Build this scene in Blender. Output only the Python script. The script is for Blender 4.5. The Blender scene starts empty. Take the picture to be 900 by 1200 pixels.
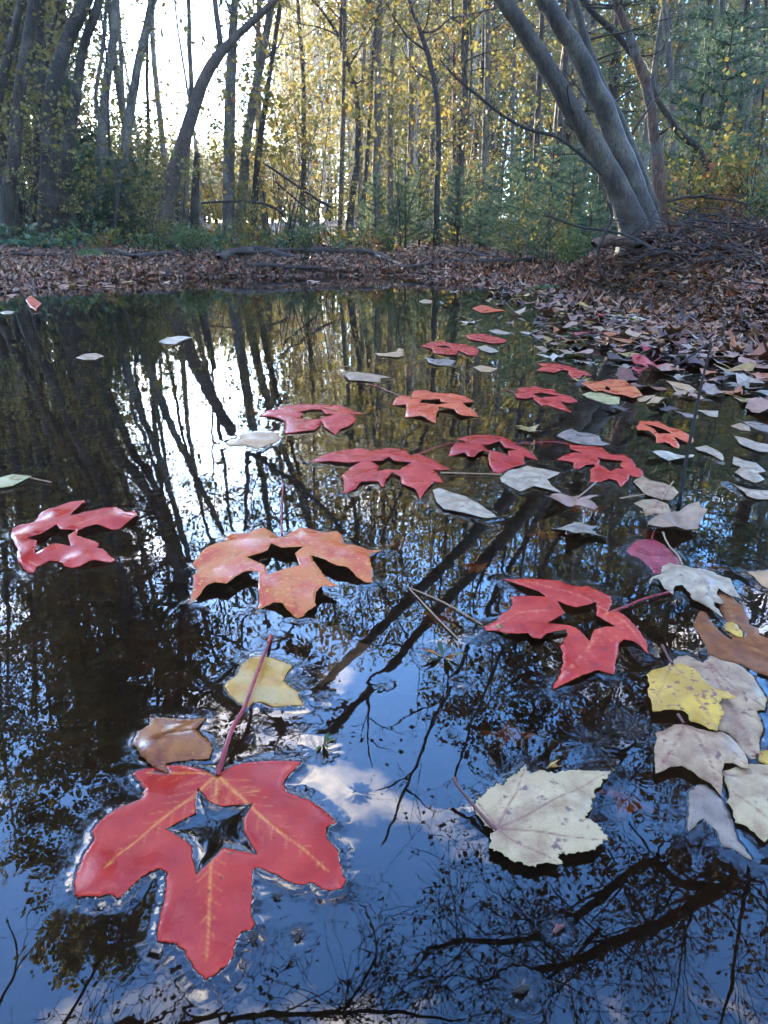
import bpy, math, random
import numpy as np
from mathutils import Vector, Matrix
from mathutils.geometry import delaunay_2d_cdt
from mathutils import noise as mnoise

R = math.radians
rng = random.Random(7)
nrng = np.random.default_rng(7)
sc = bpy.context.scene

# ------------------------------------------------------------------ camera
CAM_H, PITCH, F = 0.36, 19.94, 860.0            # metres, degrees, focal length in photo pixels (900x1200)
cam_d = bpy.data.cameras.new("camera")
cam = bpy.data.objects.new("camera", cam_d)
sc.collection.objects.link(cam)
cam_d.sensor_fit = 'VERTICAL'
cam_d.sensor_height = 36.0
cam_d.lens = F / 1200 * 36
cam_d.clip_start = 0.01
cam_d.clip_end = 1500
cam.location = (0, 0, CAM_H)
cam.rotation_euler = (R(90 - PITCH), 0, 0)
sc.camera = cam

# ------------------------------------------------------------------ sky and sun
SUN_EL, SUN_AZ = R(11.0), R(-23.5)               # azimuth from +Y, negative = left
w = bpy.data.worlds.new("World")
sc.world = w
w.use_nodes = True
nt = w.node_tree
nt.nodes.clear()
N = nt.nodes.new
sky = N('ShaderNodeTexSky')
sky.sky_type = 'NISHITA'
sky.sun_disc = False
sky.sun_elevation = SUN_EL
sky.sun_rotation = SUN_AZ
sky.dust_density = 0.5
sky.ozone_density = 6.2
bg = N('ShaderNodeBackground')
bg.inputs[1].default_value = 0.15
out = N('ShaderNodeOutputWorld')
geo = N('ShaderNodeTexCoord')
mp = N('ShaderNodeMapping')
mp.inputs['Scale'].default_value = (1.0, 1.0, 2.2)
mp.inputs['Location'].default_value = (0.35, 0.1, 0.9)
n1 = N('ShaderNodeTexNoise')
n1.inputs['Scale'].default_value = 3.2
n1.inputs['Detail'].default_value = 9
n1.inputs['Roughness'].default_value = 0.55
cr = N('ShaderNodeValToRGB')
cr.color_ramp.elements[0].position = 0.545
cr.color_ramp.elements[1].position = 0.77
mixc = N('ShaderNodeMix')
mixc.data_type = 'RGBA'
L = nt.links.new
L(geo.outputs['Generated'], mp.inputs[0])
L(mp.outputs[0], n1.inputs['Vector'])
L(n1.outputs[0], cr.inputs[0])
L(cr.outputs[0], mixc.inputs[0])
L(sky.outputs[0], mixc.inputs[6])
mixc.inputs[7].default_value = (11.5, 9.9, 7.9, 1)
L(mixc.outputs[2], bg.inputs[0])
L(bg.outputs[0], out.inputs[0])

sun_d = bpy.data.lights.new("sun", 'SUN')
sun = bpy.data.objects.new("sun", sun_d)
sc.collection.objects.link(sun)
sun_d.energy = 2.0
sun_d.angle = R(0.6)
sun_d.color = (1.0, 0.88, 0.7)
sv = Vector((math.sin(SUN_AZ) * math.cos(SUN_EL), math.cos(SUN_AZ) * math.cos(SUN_EL), math.sin(SUN_EL)))
sun.rotation_euler = sv.to_track_quat('Z', 'Y').to_euler()

sc.view_settings.view_transform = 'Standard'
sc.view_settings.look = 'None'
sc.view_settings.exposure = 4.05
sc.view_settings.gamma = 1
sc.view_settings.use_curve_mapping = False
sc.render.engine = 'CYCLES'
sc.cycles.max_bounces = 8
sc.cycles.diffuse_bounces = 3
sc.cycles.glossy_bounces = 3
sc.cycles.transparent_max_bounces = 10
sc.cycles.caustics_reflective = False
sc.cycles.sample_clamp_indirect = 8.0
sc.cycles.use_denoising = True

# ------------------------------------------------------------------ picture geometry: photo pixel -> world ray
cp, sp = math.cos(R(PITCH)), math.sin(R(PITCH))

def ray(px, py):
    u, v = (px - 450) / F, (600 - py) / F
    return Vector((u, cp + v * sp, -sp + v * cp))

def ground_pt(px, py, z=0.0):
    d = ray(px, py)
    t = (z - CAM_H) / d.z
    return Vector((d.x * t, d.y * t, z))

def at(px, py, Y):
    d = ray(px, py)
    t = Y / d.y
    return Vector((d.x * t, Y, CAM_H + d.z * t))

def refl(px, py, z):
    """point at height z that the still water shows at this pixel"""
    p = ground_pt(px, py)
    d = ray(px, py)
    t = z / -d.z
    return Vector((p.x + d.x * t, p.y + d.y * t, z))

S = 1.44                                        # size of leaf details against a 0.25 m eye height

def pw(w_, p):
    """radius in metres of something w_ photo pixels wide at p"""
    dep = p.y * cp - (p.z - CAM_H) * sp
    return w_ * .5 * dep / F * dep / (p - Vector((0, 0, CAM_H))).length

def nd(D):
    """distance of things on the near right bank"""
    return D if D > 8 else CAM_H / math.tan(math.atan(.25 / D) + R(.89))

# ------------------------------------------------------------------ object helpers
COL = sc.collection

def tag(o, label=None, cat=None, group=None, kind=None):
    if label: o['label'] = label
    if cat: o['category'] = cat
    if group: o['group'] = group
    if kind: o['kind'] = kind
    return o

def empty(name, loc, label=None, cat=None, group=None):
    o = bpy.data.objects.new(name, None)
    o.empty_display_size = 0.1
    COL.objects.link(o)
    o.location = loc
    return tag(o, label, cat, group)

class MB:
    """collects vertices and faces with a material slot each"""
    def __init__(s):
        s.v, s.f, s.m = [], [], []
    def tube(s, pts, rad, sides=6, mi=0, cap=True):
        n = len(pts)
        base = len(s.v)
        up = Vector((0.31, 0.17, 0.93))
        for i, p in enumerate(pts):
            t = (pts[min(i + 1, n - 1)] - pts[max(i - 1, 0)])
            t = t.normalized() if t.length > 1e-9 else Vector((0, 0, 1))
            a = t.cross(up)
            if a.length < 0.05:
                a = t.cross(Vector((1, 0, 0)))
            a.normalize()
            b = t.cross(a)
            r = rad[i]
            for k in range(sides):
                an = 2 * math.pi * k / sides
                s.v.append(tuple(p + a * (math.cos(an) * r) + b * (math.sin(an) * r)))
        for i in range(n - 1):
            for k in range(sides):
                k2 = (k + 1) % sides
                s.f.append((base + i * sides + k, base + i * sides + k2, base + (i + 1) * sides + k2, base + (i + 1) * sides + k))
                s.m.append(mi)
        if cap:
            s.f.append(tuple(base + (n - 1) * sides + k for k in range(sides)))
            s.m.append(mi)
    def leaf(s, p, size, mi=0, r=None):
        r = r or rng
        a = Vector((r.gauss(0, 1), r.gauss(0, 1), r.gauss(0, .6))).normalized()
        b = a.cross(Vector((r.gauss(0, 1), r.gauss(0, 1), r.gauss(0, 1))))
        if b.length < 1e-3: return
        b.normalize()
        n = a.cross(b)
        base = len(s.v)
        w_ = size * r.uniform(.32, .5)
        s.v += [tuple(p - a * size * .5), tuple(p + b * w_ + n * size * .1), tuple(p + a * size * .5), tuple(p - b * w_ + n * size * .1)]
        s.f.append((base, base + 1, base + 2, base + 3))
        s.m.append(mi)
    def mesh(s, name, mats, smooth=True):
        me = bpy.data.meshes.new(name)
        me.from_pydata(s.v, [], s.f)
        for m in mats: me.materials.append(m)
        if s.m:
            me.polygons.foreach_set('material_index', s.m)
        if smooth:
            me.polygons.foreach_set('use_smooth', [True] * len(s.f))
        me.update()
        return me
    def build(s, name, mats, parent=None, smooth=True, loc=None):
        if not isinstance(mats, (list, tuple)): mats = [mats]
        if loc is not None:
            s.v = [(x - loc[0], y - loc[1], z - loc[2]) for x, y, z in s.v]
        o = bpy.data.objects.new(name, s.mesh(name, mats, smooth))
        COL.objects.link(o)
        if parent: o.parent = parent
        elif loc is not None: o.location = loc
        return o

def link(name, me, parent=None, loc=None):
    o = bpy.data.objects.new(name, me)
    COL.objects.link(o)
    if parent: o.parent = parent
    if loc is not None: o.location = loc
    return o

def smooth_path(pts, rad, per=5):
    """catmull-rom through points and radii"""
    P, Q = [], []
    n = len(pts)
    for i in range(n - 1):
        p0, p1, p2, p3 = pts[max(i - 1, 0)], pts[i], pts[i + 1], pts[min(i + 2, n - 1)]
        for k in range(per):
            t = k / per
            P.append(0.5 * ((2 * p1) + (p2 - p0) * t + (2 * p0 - 5 * p1 + 4 * p2 - p3) * t * t + (3 * p1 - p0 - 3 * p2 + p3) * t ** 3))
            Q.append(rad[i] * (1 - t) + rad[i + 1] * t)
    P.append(pts[-1]); Q.append(rad[-1])
    return P, Q

# ------------------------------------------------------------------ materials
def new_mat(name):
    m = bpy.data.materials.new(name)
    m.use_nodes = True
    t = m.node_tree
    t.nodes.clear()
    return m, t, t.nodes.new, t.links.new

def ramp(N_, stops, interp='LINEAR'):
    r = N_('ShaderNodeValToRGB')
    e = r.color_ramp.elements
    r.color_ramp.interpolation = interp
    while len(e) < len(stops): e.new(0.5)
    for el, (p, c) in zip(e, stops):
        el.position = p
        el.color = (*c, 1)
    return r

def bark_mat(name, dark, light, scale=6.0, rough=0.8, lichen=None, bump=0.02):
    m, t, N_, L_ = new_mat(name)
    o = N_('ShaderNodeOutputMaterial'); b = N_('ShaderNodeBsdfPrincipled')
    tc = N_('ShaderNodeTexCoord'); mp_ = N_('ShaderNodeMapping')
    mp_.inputs['Scale'].default_value = (1, 1, 0.28)
    n_ = N_('ShaderNodeTexNoise'); n_.inputs['Scale'].default_value = scale * 4; n_.inputs['Detail'].default_value = 6; n_.inputs['Roughness'].default_value = .65
    n2 = N_('ShaderNodeTexNoise'); n2.inputs['Scale'].default_value = scale * .7; n2.inputs['Detail'].default_value = 4
    rp = ramp(N_, [(0.3, dark), (0.7, light)])
    mx = N_('ShaderNodeMix'); mx.data_type = 'RGBA'
    r2 = ramp(N_, [(0.5, (0, 0, 0)), (0.66, (1, 1, 1))])
    bp = N_('ShaderNodeBump'); bp.inputs['Strength'].default_value = .9; bp.inputs['Distance'].default_value = bump
    L_(tc.outputs['Object'], mp_.inputs[0]); L_(mp_.outputs[0], n_.inputs['Vector']); L_(tc.outputs['Object'], n2.inputs['Vector'])
    L_(n_.outputs[0], rp.inputs[0]); L_(n2.outputs[0], r2.inputs[0]); L_(r2.outputs[0], mx.inputs[0])
    L_(rp.outputs[0], mx.inputs[6]); mx.inputs[7].default_value = (*(lichen or light), 1)
    L_(mx.outputs[2], b.inputs['Base Color']); 
    n3 = N_('ShaderNodeTexNoise'); n3.inputs['Scale'].default_value = scale * 14; n3.inputs['Detail'].default_value = 5; n3.inputs['Roughness'].default_value = .75; L_(mp_.outputs[0], n3.inputs['Vector'])
    mh = N_('ShaderNodeMath'); mh.operation = 'ADD'; L_(n_.outputs[0], mh.inputs[0]); L_(n3.outputs[0], mh.inputs[1])
    mk = N_('ShaderNodeMix'); mk.data_type = 'RGBA'; mk.blend_type = 'MULTIPLY'; mk.inputs[0].default_value = 1
    r3 = ramp(N_, [(.38, (.35, .33, .3)), (.56, (1, 1, 1))]); L_(n3.outputs[0], r3.inputs[0]); L_(mx.outputs[2], mk.inputs[6]); L_(r3.outputs[0], mk.inputs[7]); L_(mk.outputs[2], b.inputs['Base Color'])
    L_(mh.outputs[0], bp.inputs['Height']); L_(bp.outputs[0], b.inputs['Normal'])
    b.inputs['Roughness'].default_value = rough
    L_(b.outputs[0], o.inputs[0])
    return m

def foliage_mat(name, stops, transl=0.45, rough=.6):
    m, t, N_, L_ = new_mat(name)
    o = N_('ShaderNodeOutputMaterial')
    g = N_('ShaderNodeNewGeometry')
    rp = ramp(N_, stops)
    d = N_('ShaderNodeBsdfPrincipled'); d.inputs['Roughness'].default_value = rough
    tr = N_('ShaderNodeBsdfTranslucent')
    mx = N_('ShaderNodeMixShader'); mx.inputs[0].default_value = transl
    L_(g.outputs['Random Per Island'], rp.inputs[0])
    L_(rp.outputs[0], d.inputs['Base Color']); L_(rp.outputs[0], tr.inputs[0])
    L_(d.outputs[0], mx.inputs[1]); L_(tr.outputs[0], mx.inputs[2]); L_(mx.outputs[0], o.inputs[0])
    return m

BARK_GREY = bark_mat("bark_grey", (.022, .016, .011), (.08, .062, .044), 5, .85, (.12, .105, .078))
BARK_PALE = bark_mat("bark_pale", (.085, .073, .06), (.22, .195, .16), 4, .85, (.28, .26, .21))
BARK_DARK = bark_mat("bark_dark", (.03, .024, .02), (.085, .068, .055), 6, .85)
BARK_BROWN = bark_mat("bark_brown", (.05, .035, .025), (.15, .11, .08), 6, .85)
BARK_BIG = bark_mat("bark_leaning_grey", (.02, .014, .009), (.09, .066, .044), 7, .5, (.14, .118, .08), .009)
BARK_RED = bark_mat("bark_red_peeling", (.09, .045, .03), (.26, .15, .10), 4, .85, (.17, .16, .14))
TWIG = bark_mat("twig_dark", (.02, .015, .012), (.055, .042, .035), 20, .8, None, .002)
STICK = bark_mat("stick_wet", (.014, .010, .008), (.055, .041, .031), 14, .75, None, .004)

FOL_YELLOW = foliage_mat("foliage_yellow", [(0, (.17, .15, .04)), (.35, (.27, .21, .05)), (.6, (.13, .15, .045)), (.85, (.30, .22, .045)), (1, (.24, .10, .03))], .5)
FOL_OLIVE = foliage_mat("foliage_olive", [(0, (.09, .115, .03)), (.45, (.17, .17, .04)), (.8, (.31, .23, .045)), (1, (.29, .12, .03))], .5)
FOL_BROWN = foliage_mat("foliage_brown", [(0, (.10, .05, .02)), (.5, (.20, .10, .03)), (1, (.30, .19, .05))], .4)
FOL_GREEN = foliage_mat("foliage_green", [(0, (.05, .085, .03)), (.6, (.09, .14, .045)), (1, (.18, .19, .05))], .4)
FOL_PINE = foliage_mat("foliage_pine", [(0, (.05, .095, .06)), (.6, (.09, .15, .085)), (1, (.15, .19, .08))], .4)
FOL_FERN = foliage_mat("foliage_fern", [(0, (.03, .10, .05)), (1, (.06, .17, .09))], .3)
FOL_RUST = foliage_mat("foliage_rust", [(0, (.20, .06, .02)), (.6, (.32, .13, .03)), (1, (.35, .24, .05))], .45)

# ------------------------------------------------------------------ pond outline and ground height
shore_px = [(0, 343), (60, 333), (150, 327), (300, 323.5), (450, 322.5), (560, 325), (640, 335), (700, 348), (760, 364), (820, 384), (900, 408)]
sh = [ground_pt(*p) for p in shore_px]
POND = [(p.x, p.y) for p in sh] + [(1.9, 2.2), (2.15, 1.3), (2.3, 0.3), (2.0, -1.2), (0, -1.8), (-2.5, -1.8), (-4.8, -0.5), (-5.8, 2.5), (-5.7, 5)]
POND = np.array(POND)

def pond_dist(x, y):
    """signed distance to the pond edge, positive on land"""
    x = np.asarray(x, float); y = np.asarray(y, float)
    d = np.full(x.shape, 1e9); inside = np.zeros(x.shape, bool)
    n = len(POND)
    for i in range(n):
        ax, ay = POND[i]; bx, by = POND[(i + 1) % n]
        ex, ey = bx - ax, by - ay
        t = np.clip(((x - ax) * ex + (y - ay) * ey) / (ex * ex + ey * ey), 0, 1)
        d = np.minimum(d, np.hypot(x - ax - t * ex, y - ay - t * ey))
        c = (ay > y) != (by > y)
        with np.errstate(divide='ignore', invalid='ignore'):
            inside ^= c & (x < (bx - ax) * (y - ay) / (by - ay + 1e-12) + ax)
    return np.where(inside, -d, d)

def wob(x, y, s, seed=0.0):
    return (np.sin(x * s + 1.3 * np.sin(y * s * .7 + seed)) + np.sin(y * s * 1.1 + 1.7 * np.sin(x * s * .6 + seed * 2))) * .5

def ground_h(x, y):
    x = np.asarray(x, float); y = np.asarray(y, float)
    d = pond_dist(x, y) + 0.10 * wob(x, y, 2.1, 1.0) + .04 * wob(x, y, 7.3, 2.0)
    near = np.exp(-((x - 2.3) ** 2 + (y - 5.3) ** 2) / 5.0)
    land = (0.08 + .29 * near) * (1 - np.exp(-np.maximum(d, 0) / .4)) + 2.6 * (1 - np.exp(-np.maximum(d, 0) / 42))
    land = land + 0.23 * np.exp(-(((x - 1.95) / .58) ** 2 + ((y - 5.6) / 1.1) ** 2)) * np.clip(d / .2, 0, 1)
    land = land + (.035 * wob(x, y, 3.0, .4) + .02 * wob(x, y, 9, .9)) * np.clip(d, 0, 1) + .25 * wob(x, y, .25, 3) * np.clip((d - 4) / 10, 0, 1)
    bed = -0.34 * (1 - np.exp(np.minimum(d, 0) / .5)) - 0.01
    return np.where(d > 0, land - .008, bed)

def gh(x, y): return float(ground_h(np.array([x]), np.array([y]))[0])

def grid_mesh(name, X, Y, Z, wrap=False):
    nr, nc = X.shape
    v = np.stack([X, Y, Z], -1).reshape(-1, 3)
    i = np.arange(nr - 1)[:, None] * nc
    if wrap:
        j = np.arange(nc)[None, :]; j2 = (j + 1) % nc
    else:
        j = np.arange(nc - 1)[None, :]; j2 = j + 1
    f = np.stack([i + j, i + j2, i + nc + j2, i + nc + j], -1).reshape(-1, 4)
    me = bpy.data.meshes.new(name)
    me.vertices.add(len(v)); me.vertices.foreach_set('co', v.ravel())
    me.loops.add(len(f) * 4); me.loops.foreach_set('vertex_index', f.ravel().astype(np.int32))
    me.polygons.add(len(f)); me.polygons.foreach_set('loop_start', np.arange(0, len(f) * 4, 4, dtype=np.int32))
    me.polygons.foreach_set('use_smooth', np.ones(len(f), bool))
    me.update(calc_edges=True)
    me.validate()
    return me

# ground: polar sheet round the camera
th = np.concatenate([np.linspace(-40, 40, 260), np.linspace(42, 318, 90)]) * math.pi / 180
rr = np.concatenate([[0.02], np.geomspace(.3, 14, 150), np.geomspace(14.6, 900, 60)])
TT, RR = np.meshgrid(-th[::-1], rr)
GX, GY = RR * np.sin(TT), RR * np.cos(TT)
gme = grid_mesh("ground", GX, GY, ground_h(GX, GY), wrap=True)
m, t, N_, L_ = new_mat("forest_floor")
o = N_('ShaderNodeOutputMaterial'); b = N_('ShaderNodeBsdfPrincipled'); tc = N_('ShaderNodeTexCoord')
v1 = N_('ShaderNodeTexVoronoi'); v1.inputs['Scale'].default_value = 16
n_ = N_('ShaderNodeTexNoise'); n_.inputs['Scale'].default_value = 3; n_.inputs['Detail'].default_value = 8
rp = ramp(N_, [(0, (.035, .022, .014)), (.35, (.10, .055, .03)), (.6, (.17, .11, .08)), (.8, (.15, .07, .03)), (1, (.23, .18, .14))])
mx = N_('ShaderNodeMix'); mx.data_type = 'RGBA'
rp2 = ramp(N_, [(.35, (.25, .25, .25)), (.65, (1, 1, 1))])
L_(tc.outputs['Object'], v1.inputs['Vector']); L_(tc.outputs['Object'], n_.inputs['Vector'])
L_(v1.outputs['Color'], rp.inputs[0]); L_(n_.outputs[0], rp2.inputs[0]); L_(rp2.outputs[0], mx.inputs[0])
mx.inputs[6].default_value = (.035, .024, .015, 1); L_(rp.outputs[0], mx.inputs[7])
# below the water line: silt brown
gp = N_('ShaderNodeSeparateXYZ'); L_(tc.outputs['Object'], gp.inputs[0])
mr = N_('ShaderNodeMapRange'); mr.inputs[1].default_value = -.03; mr.inputs[2].default_value = .02; L_(gp.outputs[2], mr.inputs[0])
mx2 = N_('ShaderNodeMix'); mx2.data_type = 'RGBA'; L_(mr.outputs[0], mx2.inputs[0])
rp3 = ramp(N_, [(.35, (.010, .0055, .003)), (.65, (.042, .021, .009))]); L_(n_.outputs[0], rp3.inputs[0])
L_(rp3.outputs[0], mx2.inputs[6]); L_(mx.outputs[2], mx2.inputs[7])
bp = N_('ShaderNodeBump'); bp.inputs['Distance'].default_value = .03; L_(v1.outputs['Distance'], bp.inputs['Height']); L_(bp.outputs[0], b.inputs['Normal'])
L_(mx2.outputs[2], b.inputs['Base Color']); b.inputs['Roughness'].default_value = .9; L_(b.outputs[0], o.inputs[0])
gme.materials.append(m)
tag(link("ground", gme), kind='structure')

# ------------------------------------------------------------------ leaves: geometry
def leaf_material(name, c1, c2, vein=None, spot=None, spot_amt=.0, edge=None, rough=.38, nscale=60, transl=.12, spot_scale=220, patch=None):
    """c1/c2 mottling, vein colour over the 'vein' attribute, spots of rot, edge tint over 'edge'"""
    m, t, N_, L_ = new_mat(name)
    o = N_('ShaderNodeOutputMaterial'); b = N_('ShaderNodeBsdfPrincipled'); tc = N_('ShaderNodeTexCoord')
    n_ = N_('ShaderNodeTexNoise'); n_.inputs['Scale'].default_value = nscale; n_.inputs['Detail'].default_value = 7; n_.inputs['Roughness'].default_value = .6
    L_(tc.outputs['Object'], n_.inputs['Vector'])
    rp = ramp(N_, [(.36, c1), (.64, c2)]); L_(n_.outputs[0], rp.inputs[0])
    cur = rp.outputs[0]
    def over(fac, colour, cur):
        mx = N_('ShaderNodeMix'); mx.data_type = 'RGBA'
        L_(fac, mx.inputs[0]); L_(cur, mx.inputs[6]); mx.inputs[7].default_value = (*colour, 1)
        return mx.outputs[2]
    if patch:
        n4 = N_('ShaderNodeTexNoise'); n4.inputs['Scale'].default_value = 26; n4.inputs['Detail'].default_value = 3
        L_(tc.outputs['Object'], n4.inputs['Vector'])
        r4 = ramp(N_, [(.48, (0, 0, 0)), (.62, (1, 1, 1))]); L_(n4.outputs[0], r4.inputs[0])
        cur = over(r4.outputs[0], patch, cur)
    if edge:
        ea = N_('ShaderNodeAttribute'); ea.attribute_name = 'edge'
        r5 = ramp(N_, [(0, (.8, .8, .8)), (.25, (0, 0, 0))]); L_(ea.outputs['Fac'], r5.inputs[0])
        cur = over(r5.outputs[0], edge, cur)
    if vein:
        va = N_('ShaderNodeAttribute'); va.attribute_name = 'vein'
        nv = N_('ShaderNodeTexNoise'); nv.inputs['Scale'].default_value = 150
        L_(tc.outputs['Object'], nv.inputs['Vector'])
        ml = N_('ShaderNodeMath'); ml.operation = 'MULTIPLY'; L_(va.outputs['Fac'], ml.inputs[0])
        rn = ramp(N_, [(.3, (.45, .45, .45)), (.6, (1, 1, 1))]); L_(nv.outputs[0], rn.inputs[0]); L_(rn.outputs[0], ml.inputs[1])
        cur = over(ml.outputs[0], vein, cur)
    if spot:
        n3 = N_('ShaderNodeTexNoise'); n3.inputs['Scale'].default_value = spot_scale; n3.inputs['Detail'].default_value = 4
        L_(tc.outputs['Object'], n3.inputs['Vector'])
        r3 = ramp(N_, [(.62 - spot_amt, (0, 0, 0)), (.70 - spot_amt, (1, 1, 1))]); L_(n3.outputs[0], r3.inputs[0])
        cur = over(r3.outputs[0], spot, cur)
    vc = N_('ShaderNodeTexVoronoi'); vc.feature = 'DISTANCE_TO_EDGE'; vc.inputs['Scale'].default_value = 330; L_(tc.outputs['Object'], vc.inputs['Vector'])
    rc = ramp(N_, [(0, (.90, .88, .87)), (.12, (1, 1, 1))]); L_(vc.outputs['Distance'], rc.inputs[0])
    mc = N_('ShaderNodeMix'); mc.data_type = 'RGBA'; mc.blend_type = 'MULTIPLY'; mc.inputs[0].default_value = 1; L_(cur, mc.inputs[6]); L_(rc.outputs[0], mc.inputs[7]); cur = mc.outputs[2]
    nb = N_('ShaderNodeTexNoise'); nb.inputs['Scale'].default_value = 420; nb.inputs['Detail'].default_value = 4
    L_(tc.outputs['Object'], nb.inputs['Vector'])
    bp = N_('ShaderNodeBump'); bp.inputs['Distance'].default_value = .0004; bp.inputs['Strength'].default_value = .35
    L_(nb.outputs[0], bp.inputs['Height']); L_(bp.outputs[0], b.inputs['Normal'])
    L_(cur, b.inputs['Base Color']); b.inputs['Specular IOR Level'].default_value = .27
    rr_ = N_('ShaderNodeMapRange'); rr_.inputs[1].default_value = .4; rr_.inputs[2].default_value = .6; rr_.inputs[3].default_value = rough - .14; rr_.inputs[4].default_value = rough + .22
    nw = N_('ShaderNodeTexNoise'); nw.inputs['Scale'].default_value = 22; nw.inputs['Detail'].default_value = 2; L_(tc.outputs['Object'], nw.inputs['Vector']); L_(nw.outputs[0], rr_.inputs[0]); L_(rr_.outputs[0], b.inputs['Roughness'])
    tr = N_('ShaderNodeBsdfTranslucent'); L_(cur, tr.inputs[0])
    ms = N_('ShaderNodeMixShader'); ms.inputs[0].default_value = transl
    L_(b.outputs[0], ms.inputs[1]); L_(tr.outputs[0], ms.inputs[2]); L_(ms.outputs[0], o.inputs[0])
    return m

def in_poly(P, poly):
    x, y = P[:, 0], P[:, 1]
    ins = np.zeros(len(P), bool)
    n = len(poly)
    for i in range(n):
        ax, ay = poly[i]; bx, by = poly[(i + 1) % n]
        c = (ay > y) != (by > y)
        ins ^= c & (x < (bx - ax) * (y - ay) / (by - ay + 1e-15) + ax)
    return ins

def seg_dist(P, A, B):
    """distance of each P to nearest of the segments A->B, with index and parameter"""
    E = B - A
    d = P[:, None, :] - A[None]
    t = np.clip((d * E[None]).sum(-1) / np.maximum((E * E).sum(-1), 1e-14)[None], 0, 1)
    q = d - t[..., None] * E[None]
    D = np.sqrt((q * q).sum(-1))
    k = D.argmin(1)
    return D[np.arange(len(P)), k], k, t[np.arange(len(P)), k]

def rough_edge(poly, step, amp, r, tooth=0.0):
    """subdivide an outline and add serration"""
    o = []
    n = len(poly)
    s = 0
    for i in range(n):
        a, b_ = np.array(poly[i]), np.array(poly[(i + 1) % n])
        e = b_ - a; l = np.hypot(*e)
        k = max(1, int(round(l / step)))
        nn = np.array([e[1], -e[0]]) / max(l, 1e-9)
        for j in range(k):
            s += 1
            off = 0 if j == 0 else r.uniform(-amp, amp) + (tooth if s % 2 else -tooth)
            o.append(a + e * j / k + nn * off)
    return o

CONTACTS = []      # (outline xy, edge height) used by the water surface

def Z(x0, y0, s, pts): return [(x0 + x / s, y0 + y / s) for x, y in pts]

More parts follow.
